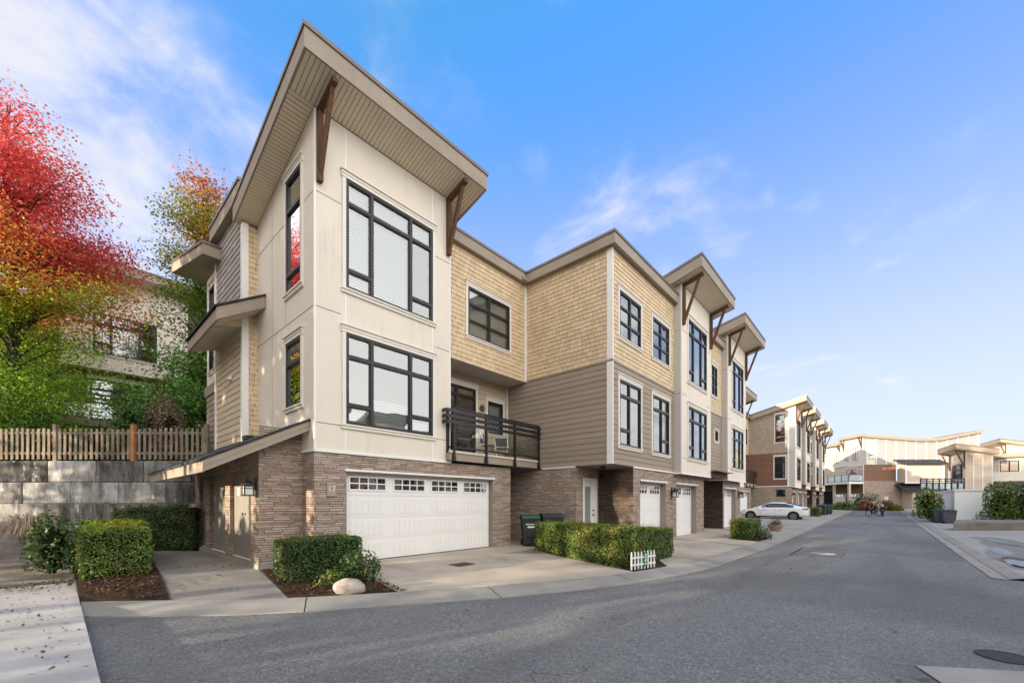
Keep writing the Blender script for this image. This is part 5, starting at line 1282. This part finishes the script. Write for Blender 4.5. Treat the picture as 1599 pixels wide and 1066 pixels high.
litter('bark_chips', [(2.6,7.2),(4.1,6.1),(4.45,9.1),(2.98,9.8)], lambda x,y: H(x,y)+.012, 2600, .05, BARK)
litter('bark_chips', [(.35,9.25),(1.15,8.5),(1.6,13),(.35,12)], lambda x,y: H(x,y)+.012, 2200, .05, BARK)
litter('bark_chips', [(8.7,4.2),(9.9,3.95),(11.9,5.2),(9.75,7.8)], lambda x,y: H(x,y)+.012, 1200, .05, BARK)
LV = ([(.10,.075,.04),(.05,.04,.03),(.16,.15,.05),(.05,.075,.02),(.22,.10,.04)],[3,4,1.5,1,1])
litter('fallen_leaves', [(-4,5.4),(.2,5.4),(.2,11),(-5,11)], lambda x,y: -.048, 900, .04, LV)
litter('fallen_leaves', [(-3.5,10.6),(.3,10.6),(.3,11.6),(-4,11.6)], lambda x,y: -.03, 900, .055, LV)
litter('fallen_leaves', [(.5,8.7),(2.7,6.4),(9,3.2),(20,2.2),(20,-1),(4,3),(.5,6)], lambda x,y: -.158+RISE(x), 90, .05, LV)
litter('fallen_leaves', [(1.5,8.5),(2.4,7.7),(2.85,11),(2,13)], H, 60, .045, LV)

# ------------------------------------------------------------------ smaller things
bmr = bmesh.new(); bmesh.ops.create_icosphere(bmr, subdivisions=4, radius=1)
for v in bmr.verts:
    n_ = mnoise.fractal(v.co*1.1, 1, 2, 4); v.co = Vector((v.co.x*.26, v.co.y*.17, v.co.z*.16))*(1+.10*n_)
    if v.co.z < -.10: v.co.z = -.10
me = bpy.data.meshes.new('boulder'); bmr.to_mesh(me); bmr.free(); me.polygons.foreach_set('use_smooth', [True]*len(me.polygons)); me.materials.append(m['granite'])
o = bpy.data.objects.new('boulder', me); COL.objects.link(o); o.location = (3.35,6.72,-.0); o.rotation_euler = (0,.06,-.55); tag(o, 'smooth pale granite boulder at the kerb in front of the box hedge', 'boulder')

def bin_(loc, rot, label, body='plastic_dark', lid='plastic_dark', w=.56, d=.66, h=1.02, group='wheeled bins', marks=False):
    root = thing('wheeled_bin', (0,0,0), label, 'bin', group); root['_o'] = [0,0,0]
    k = MB(); a, b = .40, .5
    k.hexa([(-w*a,-d*.38,.06),(w*a,-d*.38,.06),(w*a,d*.38,.06),(-w*a,d*.38,.06),(-w*b,-d*.5,h*.9),(w*b,-d*.5,h*.9),(w*b,d*.5,h*.9),(-w*b,d*.5,h*.9)])
    k.box(-w*.53,w*.53,-d*.53,d*.53,h*.86,h*.905); k.box(-w*.2,w*.2,-d*.47,-d*.44,h*.3,h*.55); k.build('body', m[body], root, bevel=.02)
    k = MB(); k.prism([(-w*.54,-d*.56,h*.91),(-w*.54,d*.55,h*.93),(-w*.54,d*.5,h*.99),(-w*.54,0,h*1.02),(-w*.54,-d*.5,h*.97)], (w*1.08,0,0)); k.build('lid', m[lid], root, bevel=.015)
    for s in (-1,1): k = MB(); k.lathe((s*w*.42-.03,d*.42,.10), [(.10,0),(.10,.06)], 16, 'x'); k.build('wheel', m['rubber'], root)
    k = MB(); k.tube([(-w*.4,d*.5,h*.88),(-w*.4,d*.62,h*.92),(w*.4,d*.62,h*.92),(w*.4,d*.5,h*.88)], .016, 6); k.build('handle', m[body], root)
    if marks:
        k = MB(); k.box(-w*.3,w*.25,-d*.475,-d*.468,h*.70,h*.78); k.box(-w*.2,w*.2,-d*.47,-d*.462,h*.60,h*.65); k.box(-w*.28,w*.24,-d*.425,-d*.418,h*.40,h*.415); q = k.build('sticker', m['plastic_white'], root); q.rotation_euler = (0,0,0)
    root.location = loc; root.rotation_euler = (0,0,rot); return root
bin_((10.62,8.75,0), -.75, 'dark bin with a green lid in front of the stone recess wall', lid='plastic_green', marks=True)
bin_((11.15,8.25,0), -.75, 'black wide bin between the green lidded bin and the long hedge', w=.66, d=.75, h=1.06)
for i, (px, d, bd, ld, lab) in enumerate(((1482,26.8,'plastic_slate','plastic_slate','large slate grey bin against the corner of the white shed'),(1470,27.6,'plastic_slate','plastic_green','slate bin with a green lid in the middle of the three by the white shed'),(1462,28.8,'plastic_dark','plastic_blue','dark bin with a raised blue lid beside the round bush'))):
    c = cam_pt(d,px); bin_((*c,-.02+.0), R(4)+(i*.1), lab, bd, ld, w=.66 if i == 0 else .52, d=.62, h=.98)
for i, (x, y, bd, ld, lab) in enumerate(((50.3,4.4,'plastic_dark','plastic_blue','blue lidded bin just beyond the rear of the white car'),(52.4,4.3,'plastic_dark','plastic_dark','black bin between the blue lidded and the green lidded bins'),(54.2,4.2,'plastic_dark','plastic_green','green lidded bin farthest along the hedge behind the white car'))): bin_((x,y,.15), R(80), lab, bd, ld, w=.7)

# picket edging
pe = thing('picket_edging', (9.1,4.1,-.085), 'tiny white picket edging with a green plaque at the foot of the long hedge', 'garden edging'); pe.rotation_euler = (0,0,R(-14)); pe['_o'] = [0,0,0]
k = MB()
for i in range(8): x = -.40+i*.114; k.prism([(x-.022,0,0),(x+.022,0,0),(x+.022,0,.36),(x,0,.41),(x-.022,0,.36)], (0,.014,0))
k.box(-.43,.43,-.012,0,.09,.13); k.box(-.43,.43,-.012,0,.25,.29); k.build('picket_panel', m['plastic_white'], pe)
k = MB(); k.box(.0,.115,-.026,-.013,.06,.38); pq = k.build('plaque', m['sign_green'], pe)
for i, ch in enumerate('BLVD'): pass
k = MB()
for i, (x0, x1, z0, z1) in enumerate(((.03,.085,.31,.335),(.035,.05,.24,.30),(.06,.085,.24,.265),(.03,.05,.16,.22),(.06,.09,.19,.215),(.03,.08,.10,.13))): k.box(x0,x1,-.029,-.0262,z0,z1)
k.build('emblem', m['letter_green'], pq)

# balcony furniture
fc = thing('folding_chair', (9.75,9.85,2.886), 'dark metal folding chair on the balcony of the end townhouse', 'chair', 'balcony chairs'); fc['_o'] = [0,0,0]; fc.rotation_euler = (0,0,.5)
k = MB(); k.box(-.22,.22,-.2,.2,.43,.45); k.build('seat', m['plastic_slate'], fc)
k = MB(); k.box(-.22,.22,.19,.205,.55,.85); k.build('backrest', m['plastic_slate'], fc)
for s in (-1,1): k = MB(); k.tube([(s*.23,-.22,0),(s*.23,.2,.87)], .012, 6); k.tube([(s*.23,.22,0),(s*.23,-.18,.45)], .012, 6); k.build('leg', m['chrome'], fc)
fc2 = copy_tree(fc, loc=(10.6,10.0,2.886), rotz=-.6); fc2['label'] = 'dark folding chair on the balcony, farther right beside the potted plant'
pp = thing('potted_plant', (10.75,9.5,2.886), 'leafy plant in a low planter on the balcony behind the glass', 'plant'); k = MB(); k.hexa([(10.3,9.4,2.89),(11.2,9.4,2.89),(11.2,9.62,2.89),(10.3,9.62,2.89),(10.27,9.37,3.1),(11.23,9.37,3.1),(11.23,9.65,3.1),(10.27,9.65,3.1)]); k.build('pot', m['terracotta'], pp)
n = 420; P = np.stack([NR.normal(10.85,.28,n), NR.normal(9.5,.1,n), 3.1+np.abs(NR.normal(.12,.2,n))],1); leaf_mesh('foliage', P, np.tile((0,0,1.),(n,1)), .06, palette(n,*GREEN), 'leaf_hedge', pp, spread=1)

# planter by the far drive
px_ = (24.6,4.05); zz = H(*px_)+.004; pt = thing('flower_pot', (*px_,zz), 'wide terracotta bowl planter with withered flowers on the far drive', 'planter')
k = MB(); k.lathe((*px_,zz), [(.2,0),(.22,.02),(.33,.24),(.36,.26),(.36,.31),(.31,.31),(.28,.25)], 24); k.build('pot', m['terracotta'], pt, smooth=False)
n = 500; P = np.stack([NR.normal(px_[0],.14,n), NR.normal(px_[1],.14,n), zz+.3+np.abs(NR.normal(.06,.13,n))],1); leaf_mesh('foliage', P, np.tile((0,0,1.),(n,1)), .06, palette(n,[(.12,.06,.04),(.16,.10,.05),(.05,.06,.02)],[3,2,3]), 'leaf_hedge', pt, spread=1)
# weed stem lying on the pavement
pts = [(-1.35,4.7,-.03),(-1.9,6.3,.05),(-2.3,7.9,.06),(-2.6,9.4,-.03)]
wd = thing('weed_stem', (-1.9,6.3,-.047), 'green leafy weed stem trailing across the bare pavement', 'plant'); k = MB(); k.tube(pts, [.03,.024,.018,.008], 6); k.build('stem', m['twig'], wd)
n = 170; t = NR.random(n)*.85+.15; P = np.array([[np.interp(q,[0,.33,.66,1],[p[i] for p in pts]) for i in range(3)] for q in t])+NR.normal(0,.055,(n,3)); P[:,2] = np.abs(P[:,2])+.01
leaf_mesh('foliage', P, np.tile((0,0,1.),(n,1)), .07, palette(n,[(.10,.17,.03),(.16,.22,.05),(.06,.10,.02)],[2,2,1]), 'leaf_hedge', wd, spread=.8)

# ------------------------------------------------------------------ cars
def car(loc, rot, label, paint):
    """long low saloon, nose towards +x"""
    root = thing('parked_car', (0,0,0), label, 'car', 'parked cars'); root['_o'] = [0,0,0]
    S = [(0,.38,.78,.70,.84,.60),(.10,.31,.90,.83,1.00,.70),(.45,.27,.96,.90,1.10,.66),(.9,.25,.97,.92,1.245,.60),(1.4,.25,.965,.925,1.38,.57),(2.05,.25,.955,.925,1.44,.56),(2.6,.25,.945,.925,1.42,.57),(3.05,.25,.93,.92,1.26,.60),(3.5,.25,.905,.915,1.04,.68),(3.85,.25,.87,.905,.92,.70),(4.3,.28,.78,.87,.815,.60),(4.58,.33,.66,.77,.70,.5),(4.69,.40,.56,.62,.58,.42)]
    k = MB(); rings = []
    for x, zb, zl, w, zr_, wr in S:
        h = [(0,zb),(w*.86,zb),(w*.985,zb+.10),(w,(zb+zl)/2),(w*.985,zl-.03),(w*.955,zl),(wr+.035,zr_-.045),(wr*.8,zr_-.006),(0,zr_)]
        rings.append([(x,y,z) for y, z in h]+[(x,-y,z) for y, z in h[-2:0:-1]])
    k.v = [p for r_ in rings for p in r_]; n = len(rings[0])
    for i in range(len(rings)-1):
        for j in range(n): k.f.append((i*n+j,i*n+(j+1)%n,(i+1)*n+(j+1)%n,(i+1)*n+j))
    k.f.append(tuple(range(n))); k.f.append(tuple(range((len(rings)-1)*n,len(rings)*n)))
    b = k.build('body', m[paint], root, smooth=True); sd = b.modifiers.new('smooth', 'SUBSURF'); sd.levels = sd.render_levels = 2
    def lerp(a, c, t): return tuple(a[i]+(c[i]-a[i])*t for i in range(3))
    for s in (0,1):
        g = MB()
        for i in range(3,7):
            A, B = (rings[i][5],rings[i][6]), (rings[i+1][5],rings[i+1][6])
            if s: A = (rings[i][n-5],rings[i][n-6]); B = (rings[i+1][n-5],rings[i+1][n-6])
            t0, t1 = .10, (.86 if 3 < i < 6 else .80)
            p = [lerp(A[0],A[1],t0),lerp(B[0],B[1],t0),lerp(B[0],B[1],t1),lerp(A[0],A[1],t1)]
            g.quad(*[(x,y+(.008 if y > 0 else -.008),z) for x, y, z in p])
        g.build('side_window', m['glass_car'], root, fix=False)
        yq = (.93,-.93)[s]
        g = MB(); g.lathe((3.25,yq,1.0), [(.02,-.06),(.075,-.02),(.075,.07),(.03,.1)], 12, 'x'); g.build('mirror', m[paint], root, smooth=True)
    for i0, i1, nm in ((6,8,'windscreen'),(2,4,'rear_window')):
        g = MB()
        for i in range(i0,i1):
            for a_, b_ in ((6,7),(7,8),(8,9),(9,10)): g.quad(*[(rings[q][j][0],rings[q][j][1]*.96,rings[q][j][2]+.012) for q, j in ((i,a_),(i,b_),(i+1,b_),(i+1,a_))])
        g.build(nm, m['glass_car'], root, fix=False)
    for x in (.92,3.80):
        for s in (-1,1):
            a = MB(); a.lathe((x,s*.905-.03,.34), [(.385,0),(.385,.06)], 28, 'y'); a.build('wheel_arch', m['rubber'], root)
            wv = MB(); wv.lathe((x,s*.83-.115,.335), [(.22,0),(.30,.0),(.335,.04),(.335,.19),(.30,.23),(.22,.23)], 28, 'y'); wh = wv.build('wheel', m['rubber'], root)
            r_ = MB(); y0 = s*.948
            r_.lathe((x,y0-.01,.335), [(.225,0),(.225,.02),(.205,.022),(.205,.012),(.05,.014)], 24, 'y')
            for q in range(10): an = q*math.pi/5; r_.bar((x+.04*math.cos(an),y0+s*.016,.335+.04*math.sin(an)),(x+.215*math.cos(an),y0+s*.016,.335+.215*math.sin(an)),.035,.012,(0,1,0))
            r_.build('rim', m['alloy'], wh)
    for s in (-1,1):
        t = MB(); t.hexa([(.03,s*.52,.84),(.03,s*.80,.84),(.34,s*.91,.88),(.30,s*.88,.86),(.02,s*.52,.93),(.06,s*.80,.94),(.36,s*.905,.95),(.30,s*.86,.95)]); t.build('tail_light', m['tail_red'], root)
        t = MB(); t.hexa([(4.45,s*.55,.66),(4.6,s*.5,.66),(4.28,s*.89,.70),(4.2,s*.86,.70),(4.45,s*.55,.74),(4.56,s*.5,.74),(4.22,s*.885,.80),(4.18,s*.85,.80)]); t.build('headlight', m['headlamp'], root)
        for x in (1.62,2.75): t = MB(); t.box(x,x+.2,s*.925-.008,s*.925+.008,.80,.825); t.build('door_handle', m['chrome'], root)
        t = MB(); t.box(.6,4.2,s*.915-.012,s*.915+.004,.24,.31); t.box(2.12,2.13,s*.9265-.003,s*.9265+.003,.35,.93); t.box(3.12,3.13,s*.9245-.003,s*.9245+.003,.4,.9); t.build('sill', m['rubber'], root)
    root.location = loc; root.rotation_euler = (0,0,rot); return root
car((38.55,4.11,.035), R(90), 'white saloon parked nose in at the far garage', 'paint_white')
c = cam_pt(60,1284); car((*c,.35), ROT+R(120), 'black car parked under the far sunlit deck', 'paint_black')

# ------------------------------------------------------------------ two children with a bicycle
def skin(name, joints, bones, mat, parent, sub=2):
    ids = list(joints); me = bpy.data.meshes.new(name)
    me.from_pydata([joints[i][0] for i in ids], [(ids.index(a), ids.index(b)) for a, b in bones], [])
    o = bpy.data.objects.new(name, me); COL.objects.link(o); o.parent = parent; me.materials.append(mat)
    md = o.modifiers.new('skin', 'SKIN'); md.use_smooth_shade = True
    sv_ = me.skin_vertices[0].data
    for i, q in enumerate(ids): r_ = joints[q][1]; sv_[i].radius = (r_, r_) if not isinstance(r_, tuple) else r_
    sv_[0].use_root = True
    o.modifiers.new('sub', 'SUBSURF').render_levels = sub; return o
def child(loc, rot, label, J, jacket, trousers, helmet):
    root = thing('person', loc, label, 'person'); root.rotation_euler = (0,0,rot); root['_o'] = [0,0,0]
    B = [('pel','chest'),('chest','neck'),('neck','head'),('head','top'),('chest','shL'),('shL','elL'),('elL','haL'),('haL','fiL'),('chest','shR'),('shR','elR'),('elR','haR'),('haR','fiR'),('pel','hiL'),('hiL','knL'),('knL','anL'),('anL','toL'),('pel','hiR'),('hiR','knR'),('knR','anR'),('anR','toR')]
    rad = dict(pel=.085,chest=.095,neck=.038,head=.082,top=.06,shL=.045,shR=.045,elL=.03,elR=.03,haL=.024,haR=.024,fiL=.012,fiR=.012,hiL=.065,hiR=.065,knL=.045,knR=.045,anL=.03,anR=.03,toL=.028,toR=.028)
    skin('body', {k_: (J[k_], rad[k_]) for k_ in rad}, B, m['skin'], root)
    sk = ('pel','chest','shL','elL','haL','shR','elR','haR'); skin('jacket', {k_: (J[k_] if not k_.startswith('ha') else tuple(Vector(J[k_]).lerp(Vector(J['el'+k_[2]]),.2)), rad[k_]+.018) for k_ in sk}, [b for b in B if b[0] in sk and b[1] in sk], m[jacket], root)
    sk = ('pel','hiL','knL','anL','hiR','knR','anR'); skin('trousers', {k_: (J[k_], rad[k_]+.014) for k_ in sk}, [b for b in B if b[0] in sk and b[1] in sk], m[trousers], root)
    h = Vector(J['head']); k = MB(); k.lathe((h.x,h.y,h.z+.03), [(.118,-.02),(.12,.03),(.105,.085),(.06,.12),(.01,.13)], 16); k.build('helmet', m[helmet], root, smooth=True)
    for s in ('L','R'): k = MB(); a = Vector(J['an'+s]); t = Vector(J['to'+s]); k.bar(a+Vector((0,0,-.035)), t+(t-a)*.3+Vector((0,0,-.005)), .075, .06); k.build('shoe', m['cloth_dark'], root, bevel=.02)
    return root
zb_ = -.16+RISE(44); cb = cam_pt(39.5,1364)
bk = thing('bicycle', (*cb,-.16+RISE(cb[0])), 'child size bicycle standing on the road, seen from the side', 'bicycle'); bk.rotation_euler = (0,0,ROT+math.pi); bk['_o'] = [0,0,0]
for x in (-.48,.48):
    k = MB(); n = 28; k.tube([(x+.26*math.cos(2*math.pi*i/n),0,.28+.26*math.sin(2*math.pi*i/n)) for i in range(n+1)], .028, 8, cap=False); wh = k.build('wheel', m['rubber'], bk, smooth=True)
    k = MB(); k.lathe((x,-.03,.28), [(.025,0),(.025,.06)], 10, 'y')
    for i in range(10): a = i*math.pi/5; k.tube([(x,0,.28),(x+.24*math.cos(a),0,.28+.24*math.sin(a))], .003, 4)
    k.build('spokes', m['chrome'], wh)
k = MB(); bb = (-.05,0,.30); st = (-.2,0,.66); hd = (.30,0,.68)
for a, b in ((bb,st),(st,hd),(bb,hd),(bb,(-.48,0,.28)),((-.18,0,.6),(-.48,0,.28)),(hd,(.48,0,.28))): k.tube([a,b], .018, 8)
k.build('frame', m['cloth_blue'], bk)
k = MB(); k.tube([(.30,0,.68),(.27,0,.84)], .014, 6); k.tube([(.24,-.26,.86),(.27,0,.84),(.24,.26,.86)], .014, 6); k.build('handlebar', m['metal_black'], bk)
k = MB(); k.hexa([(-.34,-.06,.70),(-.1,-.025,.70),(-.1,.025,.70),(-.34,.06,.70),(-.34,-.07,.75),(-.1,-.03,.73),(-.1,.03,.73),(-.34,.07,.75)]); k.tube([(-.2,0,.6),(-.21,0,.7)], .015, 6); k.build('saddle', m['metal_black'], bk)
k = MB(); k.lathe((-.05,-.04,.30), [(.09,0),(.09,.012)], 16, 'y'); k.bar((-.05,-.06,.30),(.06,-.06,.20),.02,.015); k.bar((-.05,.06,.30),(-.16,.06,.40),.02,.015); k.box(.02,.1,-.14,-.06,.19,.21); k.box(-.2,-.12,.06,.14,.39,.41); k.build('pedals', m['metal_black'], bk)
J = dict(pel=(-.18,0,.80),chest=(-.06,0,1.05),neck=(-.02,0,1.14),head=(0,0,1.24),top=(0,0,1.31),shL=(-.05,.12,1.09),elL=(.08,.18,.95),haL=(.23,.22,.88),fiL=(.28,.22,.86),shR=(-.05,-.12,1.09),elR=(.08,-.18,.95),haR=(.23,-.22,.88),fiR=(.28,-.22,.86),hiL=(-.15,.07,.77),knL=(.10,.10,.62),anL=(-.12,.10,.45),toL=(-.04,.10,.42),hiR=(-.15,-.07,.77),knR=(.13,-.10,.54),anR=(.03,-.10,.26),toR=(.12,-.10,.225))
child((*cb,-.16+RISE(cb[0])), ROT+math.pi, 'child in dark clothes and helmet sitting on the bicycle', J, 'cloth_dark', 'cloth_dark', 'helmet')
cs = cam_pt(37.5,1378.5)
J = dict(pel=(0,0,.55),chest=(.02,0,.80),neck=(.03,0,.90),head=(.05,0,1.0),top=(.05,0,1.07),shL=(.02,.12,.85),elL=(.08,.16,.70),haL=(.22,.14,.66),fiL=(.27,.13,.66),shR=(.02,-.12,.85),elR=(.08,-.16,.70),haR=(.22,-.14,.66),fiR=(.27,-.13,.66),hiL=(0,.07,.52),knL=(.05,.08,.29),anL=(0,.08,.065),toL=(.1,.08,.035),hiR=(0,-.07,.52),knR=(.02,-.08,.29),anR=(-.03,-.08,.065),toR=(.07,-.08,.035))
child((*cs,-.16+RISE(cs[0])), ROT+math.pi, 'child in dark jacket and blue trousers standing behind the bicycle', J, 'cloth_dark', 'cloth_blue', 'helmet')

# ------------------------------------------------------------------ right hand side
sc_ = cam_pt(28, 1491); x0, y0 = sc_
sh = thing('garden_shed', (x0,y0,-.05), 'plain white rendered shed beside the bins, two clean walls and a thin roof edge', 'shed')
plain('render_white', (.82,.83,.85), .8, .2, var=.04)
k = MB(); k.box(x0,x0+9.5,y0-6,y0,-.2,2.2); k.build('wall', m['render_white'], sh)
k = MB(); k.box(x0-.06,x0+9.6,y0-6.1,y0+.06,2.2,2.32); k.build('roof', m['trim'], sh)
k = MB(); k.box(x0-.012,x0+.05,y0-.05,y0+.012,-.05,2.2); k.build('trim', m['trim'], sh)
# terrace with dark railing behind the shed
tp_ = cam_pt(38,1472); tw = thing('terrace', (*tp_,-.1), 'dark metal railing around the terrace above the white shed', 'terrace'); tw.rotation_euler = (0,0,ROT+R(3)); tw['_o'] = [0,0,0]
k = MB(); k.hexa([(-2.2,0,-.2),(8,0,-.2),(13,5,-.2),(3.2,5,-.2),(-2.2,0,2.55),(8,0,2.55),(13,5,2.55),(3.2,5,2.55)]); k.build('wall', m['siding_pale'], tw)
k = MB()
for z in (3.68,3.5,3.32): k.box(-2.2,2.1,-.03,0,z-.05,z+.05)
k.box(-2.2,2.1,-.03,.02,2.7,2.75); k.build('rail', m['metal_black'], tw)
for i in range(8): k = MB(); k.box(-2.2+i*.61,-2.14+i*.61,-.05,.02,2.5,3.75); k.build('post', m['metal_black'], tw)
k = MB(); k.box(-2.1,2.1,.0,.01,2.76,3.28); k.build('pane', m['glass_rail'], tw)
# concrete slab block
sb = cam_pt(20.8, 1560); k = MB(); k.hexa([(-2.2,0,-.05),(3.6,0,-.05),(5.3,1.5,-.05),(-.6,1.5,-.05),(-2.2,.03,.52),(3.6,.03,.54),(5.3,1.5,.62),(-.6,1.5,.60)]); o = k.build('concrete_block', m['concrete_grimy'], None, bevel=.04); o.location = (*sb,-.1); o.rotation_euler = (0,0,ROT-R(2)); tag(o, 'long low weathered concrete block at the right edge in front of the green shrubs', 'concrete block')
# sign by the red bushes, parasol on the far deck
sp = cam_pt(54.5,1384); sg = thing('small_sign', (*sp,.2), 'small blank white sign on a post above the red leaved bush', 'sign'); k = MB(); k.box(sp[0]-.03,sp[0]+.03,sp[1]-.03,sp[1]+.03,.2,2.0); k.build('post', m['old_wood'], sg)
k = MB(); a = Vector((*RT,0)); c_ = Vector((*sp,1.95)); k.bar(c_-a*.24, c_+a*.24, .03, .5); k.build('panel', m['plastic_white'], sg)
up_ = cam_pt(64,1331.5); um = thing('parasol', (*up_,4.55), 'purple parasol half open on the far sunlit deck', 'parasol'); k = MB(); k.tube([(*up_,4.55),(*up_,6.4)], .025, 6); k.build('pole', m['metal_black'], um)
k = MB(); k.lathe((*up_,5.2), [(.95,0),(.7,.35),(.3,.8),(.03,1.15)], 8); k.build('canopy', m['plum_cloth'], um)
